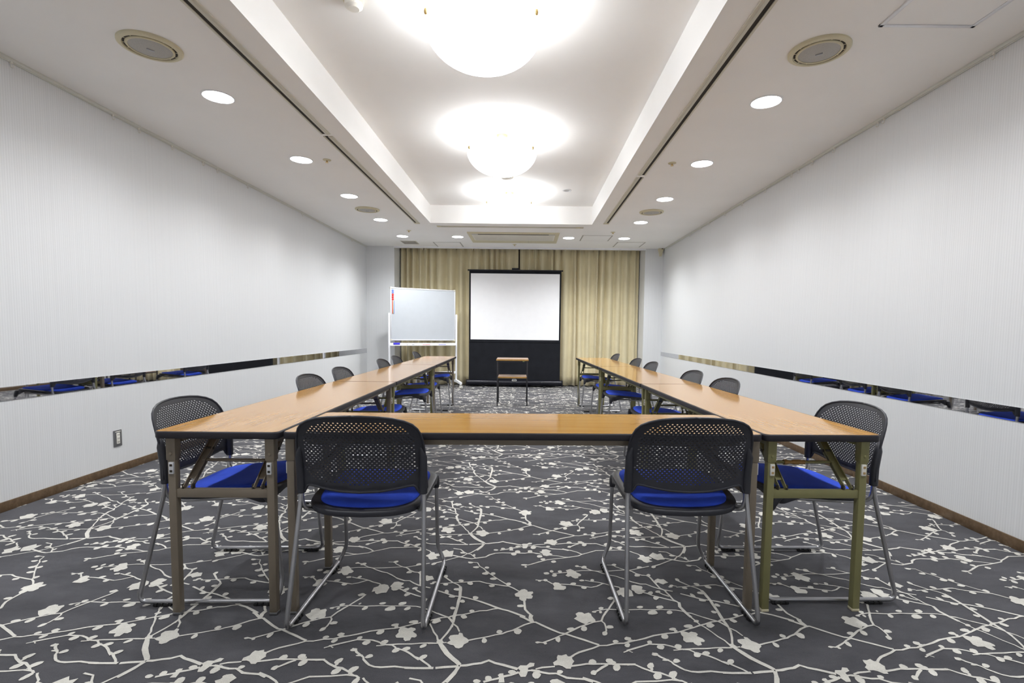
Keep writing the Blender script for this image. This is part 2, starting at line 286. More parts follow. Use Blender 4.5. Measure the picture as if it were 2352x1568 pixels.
# floor: charcoal carpet with the woven blossom branches
PATTERN = """9 -285 1811 -276 1798 -262 1776
9 -261 1773 -266 1740 -274 1711 -284 1684 -290 1667
7 -261 1770 -243 1751 -231 1722
p -231 1717 -219 1712 -213 1694 -201 1685 -192 1674 -192 1662 -206 1649 -209 1634 -221 1627 -232 1630 -240 1643 -253 1647 -267 1656 -255 1670 -264 1685 -260 1699 -246 1703 -232 1704
6 -291 1654 -282 1656 -267 1659
18 -296 1667 -289 1654 -272 1626 -256 1600 -235 1576 -218 1559 -206 1544
13 -205 1540 -184 1542 -163 1549 -138 1554 -114 1568 -92 1555 -66 1547 -41 1537 -19 1528
12 -281 1527 -254 1532 -226 1535 -209 1537
15 -208 1537 -214 1516 -218 1504 -229 1481 -238 1463
8 -194 1672 -170 1681 -147 1688 -124 1696 -102 1706 -78 1713 -63 1724 -40 1735 -24 1749 0 1769 25 1783 41 1787
p -128 1671 -131 1662 -137 1658 -144 1661 -147 1670 -146 1679 -143 1688 -136 1686 -131 1680
p -80 1718 -86 1713 -94 1715 -99 1720 -98 1727 -95 1734 -87 1736 -80 1731 -77 1725
p -11 1722 -17 1712 -28 1712 -35 1719 -37 1730 -35 1742 -25 1746 -14 1744 -8 1733
p -214 1809 -221 1804 -229 1802 -235 1809 -240 1817 -236 1826 -228 1828 -221 1825 -216 1818
p -20 1533 -11 1546 9 1546 20 1560 35 1558 33 1543 14 1534 14 1521 10 1503 6 1493 -9 1492 -16 1508 -11 1521
p -28 1508 -35 1504 -43 1505 -49 1510 -49 1517 -44 1522 -36 1524 -28 1521 -24 1515
10 -15 1514 -22 1510 -40 1500 -62 1493 -80 1483 -101 1476 -123 1467
p -81 1498 -75 1506 -64 1507 -61 1487 -58 1466 -77 1465 -75 1489
p -98 1479 -104 1474 -112 1473 -119 1478 -119 1485 -118 1492 -111 1495 -103 1493 -99 1486
p -133 1466 -138 1461 -147 1461 -153 1465 -155 1470 -153 1476 -145 1479 -137 1476 -131 1472
8 13 1521 30 1524 51 1521
11 -17 1824 0 1814 16 1799 31 1786
20 26 1833 23 1815 29 1789
11 26 1786 42 1787 66 1768 97 1744 128 1723 148 1718 174 1703 211 1684 240 1667 258 1658
9 260 1655 236 1640 204 1625 185 1616 169 1604 157 1592
8 258 1654 284 1655 316 1667 347 1669 373 1683 390 1686
9 147 1720 169 1735 186 1749 204 1763 230 1777 256 1792 287 1801
9 287 1800 298 1831 316 1867
7 287 1801 296 1787 298 1765 296 1741 290 1727
p 297 1721 292 1714 285 1711 279 1714 279 1724 281 1732 288 1736 295 1737 298 1730
p 324 1757 314 1754 304 1753 300 1759 301 1766 306 1773 315 1774 323 1772 326 1765
7 147 1717 125 1705 109 1692 87 1678 65 1665 49 1668
p 55 1664 51 1662 45 1660 41 1663 38 1666 41 1670 47 1672 53 1671 56 1668
p 79 1659 76 1656 72 1655 68 1658 68 1662 70 1667 74 1669 77 1667 79 1664
p 125 1674 120 1668 114 1672 110 1678 110 1690 115 1697 121 1701 127 1696 127 1685
p 180 1742 173 1736 164 1736 156 1740 154 1748 160 1754 168 1757 177 1757 183 1750
p 228 1748 223 1738 215 1735 208 1739 205 1748 208 1758 214 1767 223 1766 228 1759
p 195 1846 208 1858 222 1856 229 1847 246 1855 254 1847 255 1833 265 1809 265 1794 240 1792 226 1777 207 1791 186 1813 199 1828
p 113 1600 125 1598 141 1605 146 1594 158 1594 160 1579 165 1570 156 1554 162 1545 152 1541 151 1533 136 1533 124 1545 113 1549 98 1547 95 1562 109 1575 109 1589
8 100 1543 81 1540 59 1537 38 1529
10 24 1523 38 1521 59 1514 80 1509 103 1510 118 1501 134 1491 161 1488 189 1486 202 1479 214 1474
p 51 1494 45 1486 35 1485 28 1494 27 1504 31 1515 41 1517 49 1513 55 1504
p 123 1514 118 1509 112 1509 106 1512 105 1518 108 1525 115 1526 121 1525 125 1520
10 153 1546 182 1552 204 1558 226 1558 254 1559 283 1559 312 1558 340 1558 363 1559
p 234 1559 225 1554 217 1555 210 1561 212 1570 217 1579 227 1582 234 1576 237 1568
p 290 1568 282 1562 273 1564 269 1569 268 1577 273 1585 282 1586 290 1584 293 1577
p 299 1560 295 1553 288 1553 284 1556 281 1562 285 1570 291 1575 297 1573 301 1568
p 307 1534 299 1526 290 1527 286 1536 287 1547 295 1555 303 1558 310 1553 311 1544
10 271 1555 252 1542 235 1526 224 1516
p 229 1512 225 1505 218 1506 212 1508 211 1516 215 1524 222 1528 229 1526 231 1519
p 330 1678 325 1673 319 1670 311 1670 308 1675 309 1681 314 1686 322 1687 327 1683
p 376 1694 370 1688 361 1684 354 1688 352 1693 354 1700 361 1706 369 1704 376 1701
p 379 1680 373 1677 367 1679 363 1681 363 1686 369 1689 375 1691 379 1689 382 1685
p 363 1654 358 1647 351 1647 347 1650 345 1657 349 1664 355 1668 362 1670 366 1663
6 335 1619 355 1630 380 1641
5 356 1627 366 1620
p 103 1474 99 1470 93 1467 86 1468 81 1472 82 1478 87 1481 94 1482 100 1479
8 357 1673 374 1680 399 1689 425 1699 460 1716 485 1723 511 1730 545 1736 562 1742 591 1756 619 1768 643 1781 668 1791 698 1806 724 1811 753 1821
p 511 1710 505 1700 495 1697 488 1700 485 1707 488 1718 496 1726 506 1728 511 1720
p 550 1751 541 1747 532 1748 526 1751 526 1758 533 1763 543 1766 551 1764 552 1758
p 552 1742 548 1738 544 1737 541 1740 540 1744 543 1750 548 1752 553 1751 554 1747
p 618 1776 609 1770 599 1766 589 1768 584 1775 589 1782 600 1787 612 1788 619 1783
p 621 1769 616 1765 610 1763 603 1763 602 1767 604 1771 609 1775 616 1776 620 1773
p 702 1783 693 1775 683 1768 673 1770 669 1778 673 1789 683 1796 695 1799 699 1792
p 562 1742 577 1744 591 1736 601 1743 617 1738 621 1728 613 1717 629 1703 633 1692 628 1683 616 1684 614 1666 599 1662 591 1671 589 1681 564 1680 557 1692 564 1711 560 1723
7 631 1834 642 1808 649 1785 661 1772 675 1745 688 1716 703 1694 710 1671
p 649 1805 642 1800 637 1801 632 1804 633 1811 639 1815 645 1818 651 1816 653 1811
8 678 1836 703 1821 724 1810 741 1790 748 1771 748 1747
8 348 1629 381 1644 415 1659 432 1667 455 1666 485 1665 506 1657 519 1650 532 1642 561 1639 573 1629 581 1618
7 539 1640 578 1645 624 1647 656 1652 687 1654 710 1653
p 676 1637 670 1631 662 1627 656 1629 656 1637 660 1644 667 1649 674 1649 678 1645
p 445 1677 442 1670 435 1667 429 1668 428 1674 428 1681 434 1686 441 1687 445 1683
p 479 1647 472 1638 463 1639 457 1643 454 1650 459 1660 469 1664 477 1662 482 1656
p 540 1653 534 1645 525 1640 518 1644 516 1651 518 1661 527 1669 536 1668 542 1663
p 591 1609 583 1601 574 1600 568 1604 568 1612 572 1622 581 1627 589 1625 593 1619
p 625 1619 617 1613 607 1609 600 1613 598 1619 603 1627 612 1633 622 1632 626 1627
6 507 1635 523 1637 536 1640
9 585 1620 599 1616 618 1607 635 1594 651 1579 668 1566
9 431 1618 442 1615 453 1599 465 1590 483 1575 487 1564 503 1547 514 1537 533 1529 554 1527 597 1532 624 1528 659 1526
p 448 1609 442 1604 435 1604 429 1606 427 1612 432 1618 439 1620 445 1620 450 1616
p 477 1581 470 1579 462 1579 456 1581 455 1584 460 1587 467 1589 475 1588 479 1585
p 513 1578 505 1572 497 1569 489 1571 489 1578 492 1584 499 1591 507 1590 512 1585
9 334 1556 356 1560 365 1555 381 1542 400 1531 412 1524 432 1521 450 1510 462 1503 475 1491 485 1485
p 419 1548 411 1542 403 1540 398 1545 398 1554 404 1563 412 1569 420 1568 421 1558
p 413 1534 410 1530 406 1528 405 1532 404 1537 407 1543 411 1544 414 1545 415 1539
p 430 1497 420 1491 411 1490 406 1497 407 1509 415 1518 425 1524 433 1520 434 1509
p 481 1510 474 1501 464 1500 457 1505 457 1515 464 1526 474 1530 483 1530 486 1521
p 473 1498 469 1494 465 1493 461 1493 461 1497 462 1502 466 1506 470 1506 473 1503
7 680 1652 703 1653 733 1658
9 652 1579 670 1571 686 1556 702 1543 712 1531
p 686 1574 678 1568 671 1568 667 1573 667 1581 674 1590 683 1593 690 1591 691 1583
12 631 1526 659 1525 702 1526 722 1527
12 708 1671 722 1669 728 1657
8 -414 2247 -386 2263 -348 2290 -320 2309 -300 2317 -278 2348 -262 2359 -234 2402
11 -346 2329 -310 2314 -277 2301 -251 2295 -222 2305 -187 2316 -170 2340 -144 2357
9 -144 2357 -112 2363 -69 2362 -36 2363 0 2362 13 2367 39 2368 72 2357
8 -353 2403 -316 2394 -298 2367 -278 2348 -260 2342 -243 2318 -235 2307
p -414 2351 -400 2371 -385 2389 -369 2370 -349 2380 -347 2349 -346 2315 -369 2312 -382 2305 -398 2323
p -287 2356 -290 2349 -300 2348 -309 2349 -313 2355 -314 2363 -306 2367 -297 2367 -289 2363
p -237 2328 -240 2321 -244 2319 -248 2325 -250 2333 -249 2340 -246 2345 -242 2345 -238 2337
p -41 2351 -44 2341 -52 2335 -62 2338 -68 2349 -66 2361 -59 2368 -50 2369 -43 2362
p -23 2370 -30 2363 -39 2361 -48 2364 -49 2375 -48 2387 -39 2393 -29 2391 -24 2381
p 35 2377 30 2370 21 2367 14 2373 13 2383 14 2392 22 2396 31 2395 36 2387
p -406 2327 -407 2320 -411 2316 -417 2317 -422 2323 -423 2331 -421 2337 -415 2338 -410 2335
6 -264 2263 -219 2255 -206 2220 -186 2200 -172 2175 -154 2151 -137 2131 -122 2112 -102 2089 -78 2063 -69 2045
p -240 2253 -246 2248 -254 2247 -262 2251 -263 2257 -262 2263 -254 2265 -246 2263 -240 2259
p -209 2210 -211 2204 -220 2201 -229 2204 -236 2209 -235 2216 -227 2219 -217 2221 -209 2217
p -164 2202 -169 2198 -176 2200 -182 2204 -183 2211 -179 2218 -172 2219 -165 2216 -162 2209
p -160 2152 -163 2145 -171 2141 -181 2143 -189 2148 -189 2157 -182 2163 -171 2164 -161 2160
p -161 2163 -163 2156 -168 2155 -173 2157 -177 2163 -176 2170 -172 2174 -167 2174 -162 2170
p -130 2148 -135 2143 -142 2141 -150 2144 -151 2154 -149 2162 -142 2166 -135 2164 -130 2157
p -121 2105 -127 2098 -136 2096 -146 2099 -152 2106 -148 2114 -140 2118 -129 2119 -121 2113
p -59 2058 -64 2051 -71 2050 -76 2057 -81 2065 -76 2073 -69 2076 -62 2075 -58 2066
8 -352 2121 -328 2094 -305 2068 -284 2054 -270 2036
p -336 2118 -339 2113 -345 2113 -351 2116 -353 2124 -352 2132 -347 2135 -340 2134 -337 2126
6 -368 2059 -333 2063 -305 2068 -268 2073 -245 2075
8 -245 2075 -212 2082 -193 2083 -163 2068 -124 2058 -86 2048 -67 2045 -48 2031 -24 2006
p -262 2085 -264 2077 -272 2075 -280 2078 -284 2084 -285 2091 -279 2097 -270 2096 -264 2091
p -323 2052 -325 2046 -331 2043 -338 2044 -344 2048 -346 2056 -340 2060 -333 2064 -326 2059
p -220 2056 -227 2050 -235 2053 -242 2058 -245 2067 -242 2077 -234 2077 -226 2075 -220 2067
p -126 2046 -129 2040 -137 2036 -146 2037 -150 2044 -152 2051 -145 2056 -136 2058 -128 2053
13 -270 2036 -266 2014 -264 1986 -261 1958 -262 1925 -261 1886 -263 1843 -264 1813 -262 1799 -262 1776
p -268 2007 -275 2002 -285 2004 -294 2008 -295 2017 -289 2023 -280 2024 -270 2022 -265 2015
p -236 1917 -241 1911 -248 1912 -255 1915 -256 1923 -254 1931 -248 1935 -241 1932 -237 1924
p -266 1872 -270 1866 -276 1863 -284 1865 -287 1871 -288 1878 -283 1882 -276 1882 -270 1878
9 -367 2006 -339 1991 -309 1974 -284 1961 -260 1958 -234 1949 -205 1936 -178 1924
12 -178 1924 -141 1902 -104 1878 -86 1869 -62 1860 -34 1843 3 1820
p -312 1994 -311 1983 -317 1981 -324 1982 -328 1990 -329 2000 -327 2008 -321 2009 -315 2003
p -279 1957 -282 1949 -291 1948 -299 1949 -307 1954 -305 1962 -300 1968 -291 1968 -282 1964
p -186 1944 -191 1937 -199 1937 -206 1942 -208 1950 -208 1960 -200 1963 -193 1961 -186 1955
p -191 1852 -195 1847 -200 1844 -206 1846 -211 1851 -211 1858 -206 1863 -200 1864 -193 1860
8 -284 1807 -277 1816 -262 1824 -239 1827 -219 1834 -194 1846 -171 1856 -146 1858 -121 1870 -101 1875
p -24 2006 -13 2021 0 2025 11 2015 13 2004 33 2006 36 1994 26 1980 34 1970 29 1951 15 1949 8 1952 6 1935 -10 1933 -21 1945 -21 1961 -37 1966 -41 1985 -29 1996
10 -1 1935 1 1893 3 1871 16 1847 27 1833
p -1 1894 -7 1888 -15 1887 -25 1888 -29 1894 -27 1902 -18 1905 -9 1906 -2 1901
7 -18 2241 13 2240 38 2254 65 2275
p 9 2237 2 2233 -8 2232 -15 2236 -19 2241 -14 2247 -4 2249 7 2248 12 2243
p 9 2222 7 2215 3 2214 -1 2216 -2 2221 -2 2227 1 2231 5 2233 8 2229
8 29 2249 66 2273 106 2297 134 2305 177 2315 209 2326 255 2341 274 2359 306 2377 347 2403 411 2407 458 2414 490 2410 503 2400
7 30 2373 51 2361 81 2353
7 121 2344 157 2338 188 2327 209 2326
p 69 2379 82 2387 87 2407 104 2410 128 2393 118 2373 134 2354 121 2344 104 2334 87 2341 83 2362
9 184 2418 226 2399 253 2382 274 2361
p 82 2323 73 2318 63 2317 57 2325 57 2334 61 2342 71 2345 81 2341 83 2332
p 94 2296 88 2289 80 2289 75 2295 72 2303 78 2309 85 2311 93 2310 96 2303
p 146 2273 139 2268 131 2264 124 2269 121 2277 125 2285 132 2290 141 2289 145 2282
p 505 2382 500 2370 493 2366 488 2368 485 2377 488 2391 495 2402 502 2403 507 2395
7 232 2234 258 2230 281 2212 301 2197 327 2186 345 2172 378 2154 400 2147 426 2128 451 2105
p 247 2234 243 2229 237 2227 232 2230 229 2235 232 2241 237 2245 243 2244 247 2240
p 281 2218 272 2213 263 2214 257 2219 259 2229 264 2237 273 2241 281 2237 282 2228
7 123 2163 151 2166 187 2175 228 2187 259 2194 299 2195 328 2190 378 2193 409 2198 451 2206 470 2202
p 184 2194 206 2207 219 2195 233 2174 243 2165 250 2155 245 2142 235 2138 233 2124 220 2120 209 2129 202 2141 190 2133 179 2146 188 2161 189 2177
p 109 2164 107 2156 99 2153 89 2153 84 2160 84 2169 92 2173 100 2175 106 2171
p 128 2178 124 2173 118 2170 114 2174 111 2181 113 2188 118 2194 124 2192 128 2186
p 142 2147 139 2138 132 2133 124 2134 119 2142 121 2151 126 2158 134 2161 141 2156
p 166 2177 161 2171 154 2170 149 2174 148 2180 149 2188 156 2193 163 2191 166 2185
6 378 2251 408 2250 416 2235 442 2214 455 2206
p 420 2249 413 2243 406 2243 401 2248 401 2256 406 2262 412 2265 419 2264 423 2258
7 47 2103 66 2100 89 2102 104 2087 118 2071
p 71 2093 67 2089 62 2088 57 2091 56 2096 58 2101 63 2103 68 2102 71 2098
p 99 2100 95 2093 88 2091 82 2095 81 2102 82 2108 87 2112 94 2111 98 2106
p 118 2073 130 2084 145 2081 154 2070 155 2059 174 2052 173 2034 162 2021 146 2022 123 2023 120 2036 125 2047
7 154 2070 188 2067 216 2062 243 2054 280 2046 305 2056 331 2077 341 2079
7 260 2105 286 2096 314 2090 341 2079 363 2065 393 2053 402 2047
p 257 2099 250 2097 242 2095 237 2099 235 2104 239 2109 247 2112 255 2110 257 2105
p 298 2100 293 2096 287 2096 284 2102 285 2109 288 2116 295 2118 299 2114 301 2107
p 218 2071 214 2064 205 2059 198 2065 194 2071 197 2079 204 2084 213 2085 220 2080
p 259 2036 252 2031 244 2033 239 2038 237 2046 244 2052 252 2054 259 2052 261 2045
p 381 2018 396 2029 398 2044 417 2048 434 2041 446 2020 444 1981 425 1977 410 1967 399 1976 395 1990 383 1983
9 365 1965 357 1938 342 1912 329 1886 312 1858 303 1840
p 359 1958 353 1952 343 1949 337 1955 333 1961 340 1968 348 1974 357 1972 362 1965
7 261 1860 289 1873 319 1881 362 1879 396 1877 405 1879
p 276 1861 274 1856 268 1855 263 1856 259 1859 261 1865 266 1867 272 1869 276 1866
p 307 1885 302 1879 295 1876 290 1880 288 1886 291 1892 297 1896 303 1896 309 1892
p 298 1860 296 1854 292 1851 288 1853 287 1858 287 1864 291 1869 295 1869 298 1866
p 369 1894 367 1890 364 1888 360 1890 360 1894 361 1898 364 1901 368 1901 370 1898
p 402 1857 396 1851 388 1850 384 1857 386 1866 391 1875 399 1878 403 1872 405 1865
8 451 2105 463 2096 494 2080 517 2080 539 2060 561 2045 586 2033 616 2023
8 461 2200 484 2207 527 2225 570 2244
7 405 1879 450 1883 484 1881 536 1884 562 1883 588 1882 611 1874 621 1866 641 1861 662 1846 678 1835
7 514 2401 524 2389 548 2370 554 2358
p 533 2319 550 2339 553 2363 571 2358 576 2342 594 2345 597 2328 587 2307 600 2294 586 2287 569 2277 557 2288 551 2306
9 469 2202 483 2190 495 2174 518 2158 540 2155 550 2139 557 2104 564 2070 569 2048 585 2029 588 2009 594 1989 599 1958 611 1942 618 1926
p 510 2157 506 2147 495 2145 486 2146 485 2155 488 2163 495 2171 505 2172 513 2166
p 554 2151 548 2144 541 2146 537 2150 538 2159 543 2166 550 2171 555 2168 557 2160
p 534 2229 528 2223 521 2221 513 2223 511 2230 515 2238 523 2243 531 2241 537 2237
p 600 2236 595 2229 587 2225 581 2229 579 2236 583 2244 590 2251 597 2250 602 2244
p 557 2104 569 2120 581 2130 591 2123 605 2125 610 2114 618 2095 603 2088 592 2079 583 2086 574 2095 560 2085
8 491 2010 504 2004 519 1990 543 1977 567 1964 591 1953 611 1942
p 529 2003 522 1995 514 1995 509 1999 508 2008 514 2015 521 2020 528 2020 531 2012
p 545 1968 538 1960 530 1953 523 1957 521 1964 522 1973 529 1981 538 1981 545 1978
8 553 2016 567 1998 590 1982
p 562 2013 555 2009 547 2008 542 2012 542 2018 547 2025 555 2028 563 2026 564 2019
13 617 1939 610 1906 615 1888 621 1863 631 1834
p 464 1898 459 1892 450 1890 443 1892 439 1897 442 1903 449 1907 458 1908 465 1905
p 544 1897 535 1890 524 1888 516 1892 516 1901 521 1909 531 1912 542 1913 545 1905
p 512 1857 499 1849 486 1847 474 1850 473 1862 482 1873 494 1878 506 1878 511 1869
p 566 1858 558 1853 551 1853 546 1858 548 1867 554 1875 563 1878 569 1874 570 1866
p 454 2067 470 2071 480 2066 496 2061 497 2050 490 2035 508 2025 494 2014 482 1999 468 1996 457 2006 455 2020 446 2030
6 609 2057 631 2069 645 2065
p 629 2065 623 2062 618 2062 615 2067 616 2073 622 2077 628 2078 632 2076 633 2071
p 624 2055 618 2053 611 2053 608 2056 608 2061 614 2064 620 2065 624 2063 627 2060"""
def make_floor():
    PX, PY = 1.0095, .9245
    vs = []; fs = []; mi = []
    els = []
    for ln in PATTERN.strip().split('\n'):
        t = ln.split(); c = [float(q)/1000 for q in t[1:]]
        pts = list(zip(c[0::2], c[1::2]))
        if t[0] == 'p': els.append(('p', pts, None))
        else:
            w = float(t[0])/2300; L = []; R = []
            n = len(pts)
            for i, p in enumerate(pts):
                a = Vector(pts[max(i-1, 0)]); b = Vector(pts[min(i+1, n-1)])
                d = (b-a).normalized(); k = Vector((-d.y, d.x))*w*(random.uniform(.85, 1.15))
                L.append((p[0]+k.x, p[1]+k.y)); R.append((p[0]-k.x, p[1]-k.y))
            els.append(('l', L, R))
    def inside(x, y): return XL-.1 < x < XR+.1 and Y0-.1 < y < YA+.1
    for i in range(-4, 4):
        for j in range(-3, 11):
            ox, oy = i*PX, j*PY
            for k, a, b in els:
                if not any(inside(x+ox, y+oy) for x, y in a): continue
                s = len(vs)
                if k == 'p':
                    zz = .0012+(len(fs) % 211)*3e-6; vs += [(x+ox, y+oy, zz) for x, y in a]; fs.append(list(range(s, s+len(a)))); mi.append(1)
                else:
                    zz = .0012+(len(fs) % 211)*3e-6
                    for p, q in zip(a, b): vs += [(p[0]+ox, p[1]+oy, zz), (q[0]+ox, q[1]+oy, zz)]
                    for m in range(len(a)-1): fs.append([s+2*m, s+2*m+2, s+2*m+3, s+2*m+1]); mi.append(1)
    me = bpy.data.meshes.new('floor'); me.from_pydata(vs, [], fs)
    me.polygons.foreach_set('material_index', mi)
    bm = bmesh.new(); bm.from_mesh(me)
    for co, no in (((XL, 0, 0), (-1, 0, 0)), ((XR, 0, 0), (1, 0, 0)), ((0, Y0, 0), (0, -1, 0)), ((0, YA, 0), (0, 1, 0))):
        bmesh.ops.bisect_plane(bm, geom=bm.verts[:]+bm.edges[:]+bm.faces[:], plane_co=co, plane_no=no, clear_outer=True)
    for f in bm.faces:
        f.normal_update()
        if f.normal.z < 0: f.normal_flip()
    # the pile itself
    q = [(XL-.05, Y0-.05), (XR+.05, Y0-.05), (XR+.05, YA+.05), (XL-.05, YA+.05)]
    a = [bm.verts.new((x, y, 0)) for x, y in q]; b = [bm.verts.new((x, y, -.05)) for x, y in q]
    for f in ([a[0], a[1], a[2], a[3]], [b[3], b[2], b[1], b[0]], *[[a[k], b[k], b[(k+1) % 4], a[(k+1) % 4]] for k in range(4)]):
        bm.faces.new(f).material_index = 0
    bm.to_mesh(me); bm.free()
    me.materials.append(M['carpet']); me.materials.append(M['petal'])
    o = bpy.data.objects.new('floor', me); COL.objects.link(o)
    return struct(o)
make_floor()

T = .10
struct(MB().box((XL-T, Y0-T, 0), (XL, YB, H+.30)).build('wall_left', M['wall'], smooth=False))
struct(MB().box((XR, Y0-T, 0), (XR+T, YB, H+.30)).build('wall_right', M['wall'], smooth=False))
struct(MB().box((XL, Y0-T, 0), (XR, Y0, H+.30)).build('wall_front', M['wall'], smooth=False))
w = MB()
w.box((XL-T, YB, 0), (AX0, YA+T, H+.30)); w.box((AX1, YB, 0), (XR+T, YA+T, H+.30)); w.box((AX0, YA, 0), (AX1, YA+T, H+.30))
struct(w.build('wall_back', M['wall'], smooth=False))
c = MB()
c.box((XL, Y0, H), (TX0, YB, H+.10)); c.box((TX1, Y0, H), (XR, YB, H+.10))
c.box((TX0, Y0, H), (TX1, TY0, H+.10)); c.box((TX0, TY1, H), (TX1, YB, H+.10))
c.box((TX0-.1, TY0-.1, HT), (TX1+.1, TY1+.1, HT+.08))
for a, b in (((TX0-.1, TY0-.1), (TX0, TY1+.1)), ((TX1, TY0-.1), (TX1+.1, TY1+.1)), ((TX0, TY0-.1), (TX1, TY0)), ((TX0, TY1), (TX1, TY1+.1))):
    c.box((a[0], a[1], H+.10), (b[0], b[1], HT))
c.box((AX0, YB, H+.08), (AX1, YA, H+.18))
struct(c.build('ceiling', M['ceil'], smooth=False))

# baseboards
for nm, a, b in (('baseboard_left', (XL, Y0, 0), (XL+.009, YB, .058)), ('baseboard_right', (XR-.009, Y0, 0), (XR, YB, .060)),
                 ('baseboard_back', (AX1, YB-.009, 0), (XR, YB, .058))):
    struct(MB().box(a, b, .002).build(nm, M['base']))
struct(MB().box((XL, YB-.009, 0), (AX0, YB, .058), .002).build('baseboard_back_left', M['base']))

# picture rails along the ceiling edge (setting) and their hooks
struct(MB().box((XL, Y0, H-.020), (XL+.014, YB, H), .002).box((XL+.003, Y0, H-.026), (XL+.008, YB, H-.020)).build('trim_1', M['railpt']))
struct(MB().box((XR-.014, Y0, H-.020), (XR, YB, H), .002).box((XR-.008, Y0, H-.026), (XR-.003, YB, H-.020)).build('trim_2', M['railpt']))
struct(MB().box((AX0-.01, YB-.008, H-.028), (AX1+.01, YB+.05, H+.09), .003).build('trim_3', M['white']))
ORD = ['first', 'second', 'third', 'fourth', 'fifth', 'sixth', 'seventh', 'eighth', 'ninth', 'tenth', 'eleventh', 'twelfth', 'thirteenth']
def hook_proto():
    t = thing('picture_hook', 'x', 'hook')
    MB().box((-.006, -.007, -.012), (.006, .007, 0), .002).build('slider', M['ivory'], t)
    h = fillet([(0, 0, -.012), (0, 0, -.036), (0, .016, -.036), (0, .016, -.022)], .008, 5)
    MB().tube(h, .0024, 6).build('hook_wire', M['ivory'], t)
    return t
hk = hook_proto(); used = False
def place_hook(x, y, z, rz, label, group):
    global used
    o = copy_tree(hk) if used else hk; used = True
    o.location = (x, y, z); o.rotation_euler = (0, 0, rz); tag(o, label, 'hook', group)
for k, y in enumerate([2.98, 3.69, 3.93, 4.29, 4.69, 4.90, 5.42, 6.72, 8.59]):
    place_hook(XL+.0085, y, H-.020, -PI/2, 'white picture hook on the left wall rail, %s from the camera' % ORD[k], 'picture hooks on the left rail')
for k, y in enumerate([2.80, 3.63, 3.69, 4.20, 4.51, 4.74, 4.86, 5.38, 5.95, 6.45, 7.01, 7.36, 7.83]):
    place_hook(XR-.0085, y, H-.020, PI/2, 'white picture hook on the right wall rail, %s from the camera' % ORD[k], 'picture hooks on the right rail')
for k, x in enumerate([-1.965, -1.906, -1.356, -1.212, -1.04, -.99, -.911, .668, .683, 1.66]):
    place_hook(x, YB-.010, H-.024, 0, 'white hook on the rail above the curtains, %s from the left' % ORD[k], 'hooks above the curtains')

# mirrored strips let into the side walls
for nm, a, b, s in (('left', (XL-.004, Y0+.05, .638), (XL+.003, YB-.002, .719), 'left'), ('right', (XR-.003, Y0+.05, .645), (XR+.004, YB-.002, .718), 'right')):
    tag(MB().box(a, b).build('mirror_strip', M['mirror']), 'long narrow mirrored strip along the %s wall' % s, 'mirror', 'mirrored wall strips')

# wall outlet
t = thing('wall_outlet', 'metal framed power outlet low on the left wall', 'outlet', (XL, 3.624, .253))
MB().box((0, -.036, -.060), (.006, .036, .060), .002).build('cover_plate', M['stainl'], t)
f = MB().box((.004, -.014, -.040), (.010, .014, .040), .002).build('socket_insert', M['ivory'], t)
for z in (-.026, 0, .026):
    for y in (-.005, .005): MB().box((.0095, y-.0015, z-.006), (.0104, y+.0015, z+.006)).build('socket_slot', M['dark'], f)
MB().box((.005, -.022, .046), (.0072, .024, .052), .001).build('name_strip', M['ivory'], t)

# ------------------------------------------------------------------ ceiling fittings
def downlight():
    t = thing('downlight', 'x', 'light')
    MB().lathe([(.101, .004), (.101, -.004), (.092, -.006), (.090, -.001)], 40).build('trim_ring', M['white'], t)
    MB().lathe([(0, -.0035), (.06, -.0035), (.0905, -.0025), (.0905, .004), (0, .004)], 40).build('lens', M['led'], t)
    ld = bpy.data.lights.new('downlight_lamp', 'SPOT'); ld.energy = LED_W; ld.spot_size = math.radians(148); ld.spot_blend = 1.0
    ld.shadow_soft_size = .06; ld.color = (.965, .985, 1.0)
    lo = bpy.data.objects.new('downlight_lamp', ld); COL.objects.link(lo); lo.parent = t; lo.location = (0, 0, -.012)
    return t
dl = downlight()
spots = []
for k, y in enumerate((2.21, 3.44, 4.67, 5.90, 7.14)):
    nm = 'out of frame just above the photo' if k < 1 else '%s of the four from the camera' % ORD[k-1]
    spots += [(-2.085, y, 'round white downlight in the left ceiling column, ' + nm), (1.563, y, 'round white downlight in the right ceiling column, ' + nm)]
for x, nm in ((-2.085, 'far left'), (-1.172, 'left of the air conditioner'), (.653, 'right of the air conditioner'), (1.566, 'far right')):
    spots.append((x, 8.36, 'round white downlight in the back ceiling row, ' + nm))
bright = bpy.data.lights['downlight_lamp'].copy(); bright.energy = LED_W*1.85      # the back row is brighter
mid = bpy.data.lights['downlight_lamp'].copy(); mid.energy = LED_W*1.1
dim = bpy.data.lights['downlight_lamp'].copy(); dim.energy = LED_W*.55      # unseen near row continuing the grid, added at part power to brighten the near floor
for x, nm in ((-2.085, 'far left'), (-1.172, 'inner left'), (.653, 'inner right'), (1.563, 'far right')):
    spots.append((x, .98, 'added round downlight at part power, unseen above the camera, ' + nm))
for k, (x, y, lb) in enumerate(spots):
    o = dl if k == 0 else copy_tree(dl)
    o.location = (x, y, H); tag(o, lb, 'light', 'ceiling downlights')
    if y > 5.5 or y < 1:
        for q in o.children:
            if q.type == 'LIGHT': q.data = bright if y > 8 else (mid if y > 5 else dim)

